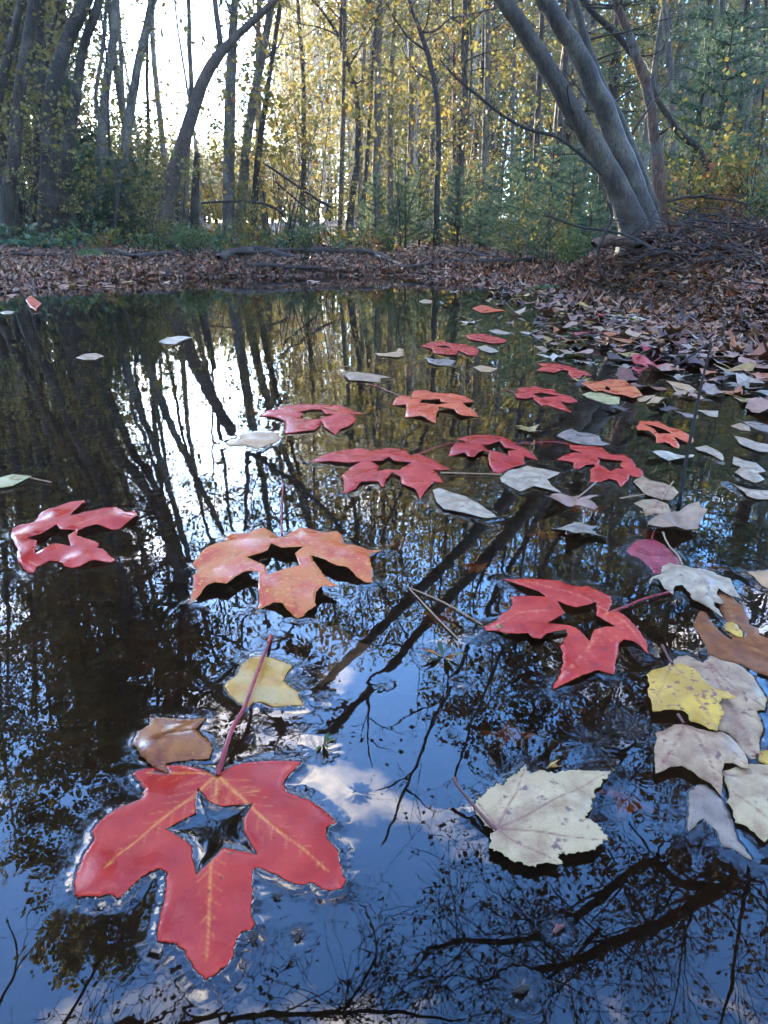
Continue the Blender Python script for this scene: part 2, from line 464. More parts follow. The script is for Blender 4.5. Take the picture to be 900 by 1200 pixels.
def hero(name, label, outline, mat, holes=(), stem=None, veins=(), z0=.0007, dome=.0006, lift=0.0, downs=(), downr=.02,
         res=.0024, wav=.0008, amp=.00055, tooth=0.0, stem_mat=None, stem_r=.0007, stem_lift=0.0, stem_end=0.0, vein_w=.0007, cat="leaf",
         group=None, side_veins=True, contact=True, thick=.0002, tilt=None, edgez=None):
    r = random.Random(sum(map(ord, label)))
    z0, dome, lift, downr, res, wav, amp, stem_r, stem_lift, stem_end, vein_w, thick = [q * S for q in (z0, dome, lift, downr, res, wav, amp, stem_r, stem_lift, stem_end, vein_w, thick)]
    W = lambda p: np.array(ground_pt(p[0], p[1], z0 + lift * .5)[:2])
    out = [W(p) for p in outline]
    hl = [[W(p) for p in h] for h in holes]
    c = np.mean(out, 0)
    size = max(np.ptp([p[0] for p in out]), np.ptp([p[1] for p in out]))
    out = rough_edge(out, res * 1.2, amp, r, tooth)
    hl = [rough_edge(h, res * 1.2, amp * .3, r) for h in hl]
    dn = [W(p) for p in downs]
    rings = [np.array(out)] + [np.array(h) for h in hl]
    # interior points
    A = np.concatenate(rings); B = np.concatenate([np.roll(q, -1, 0) for q in rings])
    lo, hi = A.min(0), A.max(0)
    gx, gy = np.meshgrid(np.arange(lo[0], hi[0], res), np.arange(lo[1], hi[1], res * .87))
    gx[::2] += res * .5
    G = np.stack([gx.ravel(), gy.ravel()], -1) + nrng.uniform(-.12, .12, (gx.size, 2)) * res
    ok = in_poly(G, rings[0])
    for h in rings[1:]: ok &= ~in_poly(G, h)
    G = G[ok]
    if len(G):
        d, _, _ = seg_dist(G, A, B)
        G = G[d > res * .55]
    P = np.concatenate([A, G]) if len(G) else A
    edges = []; s = 0
    for q in rings:
        n = len(q); edges += [(s + i, s + (i + 1) % n) for i in range(n)]; s += n
    vs, es, fs, ov, _, _ = delaunay_2d_cdt([Vector(p) for p in P], edges, [], 0, 1e-7)
    V = np.array([tuple(p) for p in vs]); Fa = np.array([f for f in fs if len(f) == 3])
    C = V[Fa].mean(1)
    ok = in_poly(C, rings[0])
    for h in rings[1:]: ok &= ~in_poly(C, h)
    Fa = Fa[ok]
    ed, _, _ = seg_dist(V, A, B)
    # height
    zz = z0 + dome * (1 - np.exp(-ed / .0086))
    zz = zz + wav * np.array([mnoise.noise(Vector((x * 31, y * 31, sum(map(ord, label)) * .37))) for x, y in V]) * np.clip(ed / .0043 + .2, 0, 1)
    if lift:
        f = np.ones(len(V))
        for q in dn:
            f = np.minimum(f, 1 - np.exp(-(np.hypot(V[:, 0] - q[0], V[:, 1] - q[1]) / downr) ** 2))
        zz = zz + lift * f
    if tilt:
        zz = zz + tilt[0] * (V[:, 0] - c[0]) + tilt[1] * (V[:, 1] - c[1])
    # veins
    vein = np.zeros(len(V))
    vp = [[W(p) for p in v] for v in veins]
    segA, segB, ww = [], [], []
    for v in vp:
        n = len(v)
        tot = sum(np.hypot(*(v[i + 1] - v[i])) for i in range(n - 1)); run = 0
        for i in range(n - 1):
            segA.append(v[i]); segB.append(v[i + 1])
            l = np.hypot(*(v[i + 1] - v[i]))
            ww.append(vein_w * (1.15 - .75 * (run + l / 2) / tot))
            if side_veins:
                e = (v[i + 1] - v[i]) / max(l, 1e-9)
                k = max(1, int(l / .0105))
                for j in range(k):
                    st = v[i] + e * l * (j + .5) / k
                    frac = (run + l * (j + .5) / k) / tot
                    for sg in (-1, 1):
                        an = R(42) * sg
                        dd = np.array([e[0] * math.cos(an) - e[1] * math.sin(an), e[0] * math.sin(an) + e[1] * math.cos(an)])
                        segA.append(st); segB.append(st + dd * size * .13 * (1.1 - frac)); ww.append(vein_w * .38)
            run += l
    if segA:
        segA, segB, ww = np.array(segA), np.array(segB), np.array(ww)
        for k in range(len(segA)):
            d, _, _ = seg_dist(V, segA[k:k + 1], segB[k:k + 1])
            st = 1.0 if ww[k] > vein_w * .39 else .45
            vein = np.maximum(vein, st * np.exp(-(d / ww[k]) ** 2))
        zz = zz - vein * .0003
    root = empty(name, (c[0], c[1], z0), label, cat, group)
    me = bpy.data.meshes.new("leaf_blade")
    me.from_pydata([(x - c[0], y - c[1], z - z0) for (x, y), z in zip(V, zz)], [], Fa.tolist())
    me.materials.append(mat)
    for an, arr in (('vein', vein), ('edge', np.clip(ed / .008, 0, 1))):
        at_ = me.attributes.new(an, 'FLOAT', 'POINT'); at_.data.foreach_set('value', arr.astype(np.float32))
    me.polygons.foreach_set('use_smooth', [True] * len(me.polygons))
    me.update()
    bl = link("leaf_blade", me, root)
    md = bl.modifiers.new("thickness", 'SOLIDIFY'); md.thickness = thick; md.offset = 0
    if contact and z0 > -.0005 and z0 < .005:
        nb = sum(len(q) for q in rings)
        # edge heights for the outline points (first nb vertices keep their order)
        se = []; s0 = 0
        for q in rings:
            v_ = zz[s0:s0 + len(q)]; s0 += len(q); kk = min(9, len(v_) // 2 * 2 - 1)
            se.append(np.convolve(np.concatenate([v_[-(kk // 2):], v_, v_[:kk // 2]]), np.ones(kk) / kk, 'valid') if kk > 2 else v_)
        CONTACTS.append((rings, np.concatenate(se)))
    if stem:
        n = len(stem)
        pts = []
        for i, p in enumerate(stem):
            f = i / (n - 1)
            h = z0 + .0012 + lift * .5 * (1 - f) + stem_lift * math.sin(math.pi * min(1, f * 1.0)) + stem_end * f
            pts.append(ground_pt(p[0], p[1], h) - Vector((c[0], c[1], z0)))
        rad = [stem_r * (1.25 - .45 * i / (n - 1)) for i in range(n)]
        rad[-1] = stem_r * 1.5
        P2, Q2 = smooth_path(pts, rad, 5)
        s_ = MB(); s_.tube(P2, Q2, 8); s_.build("leaf_stem", stem_mat or STEM_RED, root)
    return root

STEM_RED = leaf_material("stem_red", (.22, .02, .03), (.34, .05, .05))
STEM_TAN = leaf_material("stem_tan", (.30, .17, .09), (.42, .26, .15))
STEM_DARK = leaf_material("stem_dark", (.10, .04, .035), (.18, .07, .06))
M_RED = leaf_material("leaf_red", (.33, .014, .010), (.46, .034, .018), vein=(.62, .24, .045), spot=(.17, .02, .02), spot_amt=-.035, edge=(.50, .035, .015), rough=.33, nscale=30, spot_scale=120)
M_RED2 = leaf_material("leaf_red_pinkish", (.38, .020, .013), (.52, .056, .030), vein=(.66, .20, .10), spot=(.20, .045, .05), spot_amt=-.03, spot_scale=95, edge=(.55, .05, .025), rough=.33, nscale=32)
M_ORANGE = leaf_material("leaf_orange_mottled", (.52, .075, .035), (.60, .15, .045), vein=(.26, .06, .03), spot=(.62, .34, .07), spot_amt=.035, edge=(.60, .19, .04), rough=.36, nscale=30, spot_scale=190, patch=(.57, .17, .05))
M_ORED = leaf_material("leaf_orange_red", (.52, .05, .025), (.62, .13, .035), vein=(.6, .2, .05), spot=(.60, .30, .06), spot_amt=-.01, edge=(.62, .20, .04), rough=.36, nscale=30)
M_CREAM = leaf_material("leaf_cream", (.30, .19, .10), (.54, .41, .22), vein=(.20, .07, .05), spot=(.17, .10, .08), spot_amt=.0, spot_scale=110, edge=(.42, .33, .16), rough=.42, nscale=45, patch=(.46, .345, .185))
M_PINK = leaf_material("leaf_pale_pink", (.26, .15, .085), (.47, .325, .18), vein=(.20, .06, .045), spot=(.17, .09, .07), spot_amt=-.005, spot_scale=120, rough=.45, nscale=50)
M_WHITE = leaf_material("leaf_white", (.27, .19, .12), (.50, .40, .265), vein=(.24, .14, .09), spot=(.20, .13, .10), spot_amt=-.01, spot_scale=120, rough=.42, nscale=50)
M_GREYP = leaf_material("leaf_lilac_grey", (.17, .125, .09), (.30, .235, .18), vein=(.22, .15, .15), spot=(.16, .11, .11), spot_amt=-.01, rough=.4, nscale=45)
M_YSPOT = leaf_material("leaf_yellow_spotted", (.44, .25, .035), (.52, .33, .08), vein=(.32, .17, .08), spot=(.24, .11, .07), spot_amt=.05, rough=.42, nscale=40, spot_scale=170, patch=(.62, .38, .06))
M_YBROWN = leaf_material("leaf_yellow_brown", (.42, .20, .04), (.56, .34, .07), vein=(.30, .12, .05), spot=(.22, .10, .05), spot_amt=-.01, edge=(.50, .24, .05), rough=.28, nscale=40, patch=(.46, .32, .13))
M_DKRED = leaf_material("leaf_dark_red", (.20, .03, .04), (.36, .07, .08), vein=(.45, .04, .06), spot=(.30, .16, .17), spot_amt=.03, rough=.3, nscale=40)
M_RUST = leaf_material("leaf_rust_brown", (.16, .035, .012), (.34, .13, .035), vein=(.2, .08, .03), spot=(.38, .13, .03), spot_amt=.02, rough=.28, nscale=45)
M_OAK = leaf_material("leaf_brown_oak", (.15, .045, .012), (.27, .095, .022), vein=(.34, .17, .06), spot=(.12, .04, .02), spot_amt=-.03, rough=.6, nscale=60)
M_TAN = leaf_material("leaf_tan", (.40, .23, .10), (.52, .33, .17), vein=(.36, .2, .1), spot=(.3, .16, .08), spot_amt=-.02, rough=.42, nscale=50)
M_YGREEN = leaf_material("leaf_yellow_green", (.30, .26, .10), (.48, .42, .20), vein=(.5, .3, .08), spot=(.40, .26, .06), spot_amt=.02, rough=.4, nscale=50)

# ---- the big star-cut red leaf in front
za = lambda p: Z(80, 860, 2.5, p)
hero("maple_leaf", "largest red maple leaf in front, star cut out of its middle, yellow veins", za([(437,122),(470,100),(510,86),(560,80),(620,78),(682,82),(660,105),(640,125),(628,150),(636,172),(665,180),(705,195),(745,222),(770,245),(785,262),(757,272),(755,300),(770,322),(790,345),(795,380),(803,405),(812,430),(800,450),(770,460),(740,452),(715,435),(680,440),(650,432),(620,415),(580,400),(550,392),(538,405),(536,440),(540,480),(535,520),(548,560),(530,577),(505,580),(488,605),(485,640),(470,670),(440,695),(400,722),(375,690),(355,660),(335,628),(310,612),(285,608),(262,605),(262,570),(268,540),(280,500),(288,450),(288,405),(270,395),(240,402),(200,430),(165,465),(148,480),(120,468),(90,478),(60,475),(30,480),(18,470),(20,430),(30,390),(50,350),(75,310),(72,280),(85,265),(110,240),(150,215),(185,205),(215,190),(225,165),(210,140),(190,118),(200,108),(240,100),(285,92),(340,92),(390,105),(420,118)]),
     M_RED, holes=[za([(380,158),(415,200),(450,212),(540,205),(515,250),(515,285),(555,355),(510,345),(455,335),(375,415),(365,370),(360,330),(345,315),(285,278),(330,255),(372,232),(372,190)])],
     stem=za([(437,122),(450,80),(465,30)]) + Z(140, 720, 2.8125, [(375,370),(410,310),(440,230),(470,150),(490,100),(498,72)]),
     veins=[za(v) for v in ([(437,122),(365,185),(250,270),(150,355),(110,395)], [(437,122),(540,220),(620,290),(700,350),(760,400)], [(437,122),(418,380),(412,550),(405,660)], [(437,122),(495,180),(560,170)], [(437,122),(330,118),(230,112)])],
     res=.00105, dome=.0006, wav=.0015, stem_r=.0011, stem_lift=.007, stem_end=-.001, vein_w=.0008, amp=.0005, tilt=(0, 0))
# ---- orange leaf, arched above the water
zb = lambda p: Z(200, 600, 3.6, p)
hero("maple_leaf", "broad orange mottled maple leaf with a star cut out, arching above the water", zb([(470,95),(500,80),(550,72),(600,68),(650,75),(700,85),(722,95),(730,120),(745,145),(780,150),(830,158),(888,145),(850,175),(838,205),(850,240),(852,280),(820,285),(780,270),(745,245),(700,240),(650,215),(595,198),(600,220),(625,250),(640,275),(670,305),(712,328),(680,330),(640,328),(615,350),(610,380),(615,400),(580,410),(560,425),(535,432),(510,418),(485,405),(470,390),(440,380),(400,385),(365,395),(375,360),(370,320),(373,290),(370,268),(340,262),(310,268),(280,285),(235,318),(190,310),(150,322),(125,345),(75,372),(90,340),(100,310),(95,280),(115,250),(110,230),(90,215),(120,190),(150,165),(190,145),(235,118),(230,95),(270,82),(320,78),(370,72),(420,78),(445,90)]),
     M_ORANGE, holes=[zb([(425,145),(470,165),(560,160),(525,190),(545,240),(480,255),(410,282),(400,240),(320,205),(390,185),(410,175)])],
     stem=zb([(470,95),(468,60),(468,0)]) + [(331, 580), (332, 566)], veins=[zb(v) for v in ([(470,95),(360,160),(230,220),(110,330)], [(470,95),(600,160),(720,200),(840,260)], [(475,95),(475,160)], [(500,270),(530,410)], [(470,95),(300,110)], [(470,95),(640,100)])],
     lift=.0065, downs=zb([(75,372),(365,395),(535,432),(888,150),(850,280),(470,85),(230,100),(100,230),(300,75),(640,70),(735,110)]), downr=.016, res=.0022, vein_w=.0006, stem_r=.0008)
# ---- right red leaf
zc = lambda p: Z(560, 660, 3.75, p)
hero("maple_leaf", "bright red star-cut maple leaf with a long red stem, right of the orange one", zc([(570,220),(580,205),(588,170),(585,140),(560,132),(530,122),(505,110),(480,95),(460,98),(430,95),(390,90),(350,80),(300,78),(250,75),(200,72),(150,68),(108,64),(140,78),(180,100),(230,118),(270,130),(300,155),(250,152),(200,150),(145,155),(152,180),(140,210),(110,225),(88,250),(30,272),(35,290),(90,295),(120,310),(180,318),(220,312),(240,335),(275,340),(300,315),(340,305),(390,298),(395,320),(375,350),(360,375),(372,400),(375,440),(365,480),(345,515),(330,545),(350,540),(380,525),(420,515),(460,495),(500,480),(530,465),(570,475),(600,480),(605,430),(615,400),(620,360),(640,340),(680,345),(720,365),(755,395),(740,350),(715,310),(690,285),(670,260),(640,232),(605,215)]),
     M_RED2, holes=[zc([(347,170),(390,190),(430,200),(480,190),(520,172),(522,205),(520,235),(560,260),(605,285),(560,285),(510,300),(490,350),(465,320),(430,290),(390,278),(303,270),(350,245),(382,225),(365,200)])],
     stem=zc([(575,218),(640,195),(720,160),(800,138),(845,125)]), veins=[zc(v) for v in ([(570,220),(470,160),(390,130),(200,85)], [(570,220),(530,320),(470,400),(350,520)], [(570,220),(650,270),(740,380)], [(300,215),(180,225),(60,280)])],
     lift=.0025, downs=zc([(30,280),(335,540),(755,395),(108,64),(590,475),(585,150),(450,98)]), downr=.014, res=.002, vein_w=.0007, stem_r=.0009)
# ---- left red leaf
zd = lambda p: Z(0, 570, 5, p)
hero("maple_leaf", "red star-cut maple leaf floating alone at the left edge", zd([(62,270),(75,245),(120,232),(170,222),(205,190),(240,160),(290,140),(340,128),(390,108),(440,85),(490,70),(505,85),(480,105),(465,130),(440,150),(415,180),(450,175),(500,160),(560,150),(620,135),(680,130),(740,150),(790,135),(810,165),(780,195),(740,215),(690,240),(650,245),(600,235),(560,232),(500,250),(460,270),(450,300),(500,315),(560,335),(580,345),(575,375),(600,375),(640,400),(680,420),(640,438),(560,435),(520,440),(470,460),(420,465),(380,460),(340,425),(290,425),(250,440),(215,465),(195,500),(160,490),(125,465),(105,440),(100,400),(110,385),(90,350),(65,300)]),
     M_RED2, holes=[zd([(335,232),(355,262),(450,268),(400,300),(415,362),(360,350),(310,345),(205,405),(220,330),(155,312),(240,290)])],
     veins=[zd(v) for v in ([(100,330),(200,240),(340,170),(470,90)], [(100,340),(60,300)], [(430,240),(600,180),(780,160)])],
     lift=.004, downs=zd([(62,270),(200,190),(500,75),(800,150),(690,240),(670,420),(160,490),(420,465),(330,425),(250,440)]), downr=.014, res=.0022)
# ---- cream leaf
ze = lambda p: Z(510, 870, 3.75, p)
hero("maple_leaf", "large cream white maple leaf with toothed edges and reddish veins, at front right", ze([(240,380),(215,370),(195,330),(180,300),(172,260),(190,235),(215,225),(240,200),(268,170),(290,182),(330,145),(365,130),(385,100),(400,85),(412,130),(440,125),(470,120),(500,135),(540,140),(600,130),(640,128),(700,122),(770,112),(760,140),(735,165),(730,185),(700,205),(705,230),(690,250),(685,290),(655,330),(690,350),(715,370),(735,400),(755,430),(735,455),(700,485),(680,485),(640,495),(600,500),(535,500),(545,525),(558,545),(520,545),(480,540),(445,545),(440,560),(400,550),(370,535),(350,540),(320,515),(290,495),(255,490),(238,465),(240,430),(255,405),(268,398)]),
     M_CREAM, stem=ze([(270,388),(215,330),(150,255),(105,200),(80,155)]), stem_mat=STEM_DARK, stem_end=.008, stem_r=.0007,
     veins=[ze(v) for v in ([(270,388),(400,340),(550,250),(690,170),(765,118)], [(270,390),(400,402),(540,420),(740,440)], [(270,390),(350,450),(480,505),(540,540)], [(270,385),(320,290),(360,210),(395,110)], [(270,385),(230,320),(185,250)])],
     lift=.003, downs=ze([(385,100),(770,112),(175,270),(690,250),(300,170)]), downr=.014, res=.0010, amp=.0009, vein_w=.0006, wav=.0013)
# ---- right hand cluster
zf = lambda p: Z(720, 620, 5, p)
hero("oak_leaf", "large rusty brown oak leaf just under the water at the right edge", zf([(465,550),(505,480),(540,490),(560,540),(600,580),(640,620),(690,650),(660,560),(640,500),(615,470),(600,370),(640,370),(690,390),(720,430),(760,450),(775,500),(790,560),(840,580),(850,620),(900,640),(940,660),(960,760),(940,850),(900,860),(830,840),(780,810),(740,790),(690,780),(620,770),(550,750),(540,700),(520,660),(490,610),(470,580)]),
     M_OAK, z0=.0003, dome=.0003, wav=.0004, res=.003, veins=[zf([(620,390),(720,560),(860,760)])], contact=False)
hero("leaf_fragment", "small yellow leaf scrap lying on the brown oak leaf", zf([(640,575),(655,548),(690,545),(720,560),(730,585),(750,600),(750,635),(720,630),(680,605),(650,595)]), M_YSPOT, z0=.001, res=.0018)
hero("maple_leaf", "dark red leaf with its tip tucked under the white crumpled leaf", zf([(72,130),(85,105),(130,65),(180,58),(230,60),(290,90),(330,130),(380,185),(385,215),(330,230),(300,250),(270,265),(235,265),(215,240),(190,210),(160,180),(120,160),(90,150)]), M_DKRED, veins=[zf([(218,60),(222,150),(240,250)]), zf([(218,70),(330,160)]), zf([(218,70),(110,120)])], stem=zf([(218,66),(226,30),(234,-5)]), res=.002)
hero("maple_leaf", "white crumpled leaf overlapping a dark red one near the right edge", zf([(270,275),(280,215),(320,195),(380,210),(410,215),(450,235),(500,230),(580,250),(600,265),(680,290),(690,320),(720,370),(745,405),(700,390),(650,370),(610,345),(600,380),(640,430),(620,440),(585,430),(590,455),(610,470),(635,515),(600,490),(560,465),(500,435),(455,410),(440,370),(400,325),(360,330),(345,350),(345,385),(320,360),(290,345),(265,300),(225,290),(210,325),(205,305),(225,280)]),
     M_WHITE, z0=.003, wav=.004, dome=.003, veins=[zf(v) for v in ([(400,212),(340,330)], [(400,212),(470,270),(540,350),(620,500)], [(430,225),(600,300),(730,395)])], stem=zf([(400,212),(370,150),(330,110),(300,60),(285,20)]), stem_mat=STEM_TAN, stem_end=.01, res=.0018)
hero("leaf", "tan leaf cut off by the right edge above the oak leaf", zf([(770,245),(850,250),(900,240),(960,250),(960,340),(900,350),(860,330),(820,280)]), M_TAN, res=.002)
zg = lambda p: Z(740, 740, 4.2875, p)
hero("maple_leaf", "large pale grey leaf lying beneath the yellow spotted leaf", zg([(185,165),(230,130),(280,120),(320,140),(360,160),(400,122),(450,148),(520,165),(570,190),(610,225),(640,270),(680,340),(670,395),(630,400),(650,440),(660,500),(640,560),(650,620),(600,640),(560,600),(520,540),(470,505),(420,500),(300,400),(200,300)]),
     M_PINK, z0=.0012, wav=.0035, dome=.003, veins=[zg([(380,165),(500,290),(660,390)]), zg([(380,165),(480,360),(610,600)])], res=.0018)
hero("leaf_blade_fragment", "lilac grey wrinkled leaf half sunk below the pinkish maple leaf", zg([(285,810),(330,770),(380,770),(430,820),(460,850),(480,900),(510,960),(530,1050),(570,1090),(605,1150),(560,1130),(500,1090),(460,1080),(430,1000),(400,980),(360,940),(320,980),(285,1010),(285,900)]), M_GREYP, z0=.0006, wav=.002, res=.0018)
hero("maple_leaf", "yellow maple leaf with brown blotches on top of a pale grey leaf", zg([(75,210),(100,190),(150,180),(190,165),(230,160),(300,180),(340,215),(370,250),(400,280),(440,300),(480,310),(525,345),(500,350),(450,340),(440,360),(465,415),(440,450),(430,500),(390,490),(340,460),(300,450),(280,410),(250,390),(200,385),(110,392),(100,340),(85,300),(90,250)]),
     M_YSPOT, z0=.0055, dome=.0012, wav=.0015, veins=[zg([(205,150),(270,250),(420,480)]), zg([(205,150),(110,370)]), zg([(230,190),(510,345)])], res=.0017, tilt=(.06, 0), stem=zg([(205,160),(180,120),(155,70)]), stem_mat=STEM_DARK, stem_end=-.003, contact=False)
hero("maple_leaf", "pale pale-veined leaf at the lower right edge beside the lilac wrinkled one", zg([(460,700),(520,680),(600,665),(686,670),(760,700),(780,900),(720,1010),(670,1060),(620,1010),(560,970),(520,960),(510,900),(480,860),(490,810),(470,760)]), M_CREAM, z0=.002, wav=.0025, veins=[zg([(460,800),(560,850),(690,940)]), zg([(480,720),(600,710),(700,720)])], res=.0017)
hero("maple_leaf", "pale pinkish maple leaf with fine red veins below the yellow spotted one", zg([(120,715),(115,640),(115,590),(130,540),(120,510),(160,500),(200,480),(210,470),(270,465),(340,490),(400,500),(460,505),(500,530),(540,570),(570,610),(585,660),(600,690),(560,685),(510,660),(465,660),(455,700),(458,760),(455,830),(430,800),(400,765),(350,740),(300,700),(250,675),(200,680),(160,700)]),
     M_PINK, z0=.0035, dome=.002, wav=.001, veins=[zg(v) for v in ([(265,462),(340,560),(390,650),(450,820)], [(265,465),(230,560),(170,650),(125,700)], [(275,470),(400,540),(480,590),(590,680)], [(265,465),(140,530)])], vein_w=.0006, stem=zg([(265,462),(250,440),(235,418)]), stem_mat=STEM_DARK, res=.0016, amp=.0003)
hero("leaf_fragment", "small yellow leaf corner at the right edge beside the pinkish maple leaf", zg([(650,600),(690,595),(760,600),(760,670),(700,675),(640,655)]), M_YSPOT, z0=.0008, res=.002)
# ---- left middle small ones
zh = lambda p: Z(140, 720, 2.8125, p)
hero("maple_leaf", "thin grey leaf sunk just under the surface beside blue sky reflection", zh([(635,70),(660,45),(720,35),(750,60),(770,85),(820,100),(840,120),(800,140),(780,150),(790,180),(750,225),(735,240),(700,215),(660,240),(650,210),(700,150),(650,110)]), M_GREYP, z0=-.0035, res=.0022, contact=False)
hero("leaf", "yellow brown leaf under the long stem of the front red leaf", zh([(345,235),(385,200),(400,165),(440,140),(480,140),(520,150),(570,170),(545,205),(540,220),(580,250),(605,300),(560,300),(510,305),(470,290),(440,290),(420,305),(390,290),(360,265)]), M_YBROWN, veins=[zh([(480,142),(430,290)])], wav=.002, res=.0018)
hero("leaf", "wet rusty brown curled leaf behind the front red leaf's left lobe", zh([(45,420),(60,385),(100,365),(100,340),(150,340),(200,345),(250,345),(285,338),(270,360),(250,380),(290,410),(305,440),(295,475),(240,475),(180,485),(155,490),(155,520),(120,505),(70,470)]), M_RUST, z0=.0012, dome=.0015, wav=.0038, veins=[zh([(150,345),(180,480)])], res=.0018)

# ---- middle distance
zA = lambda p: Z(250, 440, 4.5, p)
zB = lambda p: Z(440, 440, 4.5, p)
zC = lambda p: Z(600, 480, 4.5, p)
zD = lambda p: Z(720, 480, 5, p)
zE = lambda p: Z(380, 340, 3.75, p)
zF = lambda p: Z(590, 380, 4.5, p)
zH = lambda p: Z(740, 400, 5.625, p)
mid = dict(res=.004, lift=.0014, downr=.02, wav=.001)
def tips(o, k=5):
    """lobe tips: outline points farthest from the centre"""
    c = np.mean(o, 0)
    d = [math.hypot((p[0] - c[0]), (p[1] - c[1]) * 2.4) for p in o]
    n = len(o)
    return [o[i] for i in range(n) if d[i] >= d[i - 1] and d[i] >= d[(i + 1) % n]]
def mleaf(label, outline, mat, holes=(), name="maple_leaf", **k):
    kw = dict(mid); kw.update(k)
    if 'veins' not in kw and not holes and len(outline) > 7:
        c = tuple(np.mean(outline, 0)); far = sorted(tips(outline), key=lambda q: -math.hypot(q[0] - c[0], q[1] - c[1]))[:4]
        kw['veins'] = [[c, q] for q in far]; kw['vein_w'] = .0009
    return hero(name, label, outline, mat, holes=holes, downs=tips(outline), **kw)
mleaf("salmon red star-cut leaf beside a tan one, left of the middle", zA([(240,210),(290,185),(340,180),(330,165),(400,160),(470,155),(540,152),(600,158),(640,155),(700,170),(740,190),(800,200),(740,205),(755,235),(715,270),(670,285),(645,310),(610,290),(580,270),(570,240),(560,270),(530,290),(440,300),(370,305),(380,280),(375,240),(320,220),(270,215)]), M_RED2, [zA([(455,230),(475,205),(450,195),(520,180),(570,182),(590,205),(640,207),(590,218),(560,232),(500,235)])])
mleaf("tan leaf floating against the left side of a salmon red one", zA([(60,355),(110,345),(145,335),(135,315),(200,298),(260,300),(340,300),(355,330),(340,350),(290,365),(240,388),(190,375),(150,365),(90,372)]), M_TAN, lift=0)
mleaf("widest bright red star-cut leaf of the middle group", [(363,540),(374,536),(388,531),(405,528),(425,526),(434,529),(453,524),(473,527),(481,534),(493,533),(504,538),(517,545),(528,549),(515,551),(507,550),(513,557),(520,565),(509,564),(501,573),(492,584),(487,574),(471,567),(469,559),(460,554),(453,561),(449,570),(443,564),(423,565),(417,573),(403,577),(403,564),(400,558),(414,547),(423,542),(406,543),(388,541),(370,541)], M_RED2, [[(434,541),(447,541),(456,536),(462,541),(483,543),(471,549),(469,552),(453,551),(442,553),(444,547)]], lift=.002, stem=[(482,536),(500,528),(520,521),(536,519)])
mleaf("orange tipped salmon star-cut leaf with a thin red stem pointing left", zB([(88,150),(110,125),(140,108),(190,120),(200,90),(215,72),(260,78),(310,95),(350,85),(400,100),(470,115),(520,130),(505,145),(460,150),(480,170),(520,190),(545,210),(500,212),(460,215),(430,205),(415,185),(380,178),(330,170),(335,185),(320,210),(318,245),(280,235),(240,215),(155,215),(165,185),(160,155),(120,152)]), M_ORED, [zB([(232,150),(245,133),(290,133),(340,130),(345,145),(385,150),(340,158),(325,160),(280,153)])], lift=.004, stem=[(470,464),(455,458),(443,453),(430,450)])
mleaf("red star-cut leaf between the widest red leaf and the pale dry leaf", zB([(385,420),(400,385),(430,360),(480,350),(430,330),(480,320),(540,318),(600,320),(660,325),(720,350),(735,370),(780,385),(820,410),(860,440),(800,430),(785,425),(788,460),(750,475),(720,490),(660,510),(620,505),(600,470),(595,440),(600,410),(570,400),(540,410),(520,435),(490,432),(470,410),(430,415)]), M_RED, [zB([(560,370),(600,370),(655,352),(680,385),(740,395),(700,405),(700,430),(650,410),(600,400)])], lift=.003)
mleaf("red star-cut leaf with a yellow flecked tip, behind two pale leaves", zC([(235,262),(285,238),(330,228),(370,232),(310,210),(300,180),(360,190),(430,195),(470,200),(500,225),(530,240),(590,238),(630,262),(655,290),(650,300),(690,325),(690,350),(650,355),(620,345),(615,370),(575,405),(550,375),(510,365),(470,380),(410,378),(415,340),(410,320),(440,300),(430,290),(390,292),(350,312),(325,305),(325,280),(280,268)]), M_RED2, [zC([(445,250),(480,262),(540,268),(580,270),(570,300),(590,315),(550,312),(520,330),(490,308),(455,290),(465,272)])], stem=zC([(300,182),(200,170),(100,175),(0,182)]))
mleaf("orange red star-cut leaf beside the thin upright twig on the right", zD([(128,110),(145,90),(140,75),(155,58),(200,65),(260,75),(310,95),(350,100),(400,135),(460,165),(465,180),(440,195),(400,180),(360,165),(350,170),(380,205),(380,220),(340,210),(300,185),(250,188),(240,160),(200,130),(135,128)]), M_ORED, [zD([(170,92),(215,98),(250,105),(300,125),(335,148),(290,148),(260,150),(230,120)])], lift=.004)
mleaf("small bright red leaf, uppermost of the red ones right of the middle", zF([(175,242),(205,225),(180,205),(240,205),(300,212),(350,222),(388,232),(392,243),(430,248),(465,268),(415,268),(405,280),(368,288),(340,262),(345,248),(310,240),(270,256),(220,250)]), M_RED2, res=.006)
mleaf("small pink red star-cut leaf left of the orange yellow patched leaf", zF([(60,365),(80,355),(75,335),(130,332),(165,328),(210,340),(265,345),(300,370),(350,380),(392,405),(345,418),(300,405),(325,435),(360,462),(300,450),(230,425),(200,428),(160,400),(155,385),(120,395),(70,390)]), M_RED2, [zF([(155,370),(200,362),(270,375),(300,380),(230,382),(200,392)])], res=.005, stem=zF([(60,358),(30,348),(0,342)]))
mleaf("yellow green leaf with a pale tip in front of an orange one", zF([(415,370),(460,355),(520,360),(570,372),(615,385),(610,420),(560,425),(500,405),(440,385)]), M_YGREEN, lift=0, res=.005)
mleaf("orange leaf with yellow edges and a small hole, among yellow leaves", zF([(410,310),(455,300),(500,305),(560,290),(630,290),(670,320),(700,335),(735,375),(680,390),(640,375),(590,370),(545,360),(520,350),(480,355)]), M_ORANGE, [zF([(540,325),(565,340),(560,352),(535,345)])], z0=.004, res=.005)
mleaf("farthest red star-cut leaf with a dark orange fold, above a lilac leaf", zE([(425,245),(470,230),(520,225),(560,235),(620,240),(670,255),(680,265),(670,285),(630,285),(590,265),(580,285),(540,285),(480,275),(475,260)]), M_RED2, [zE([(490,245),(530,245),(560,252),(520,256)])], res=.007)
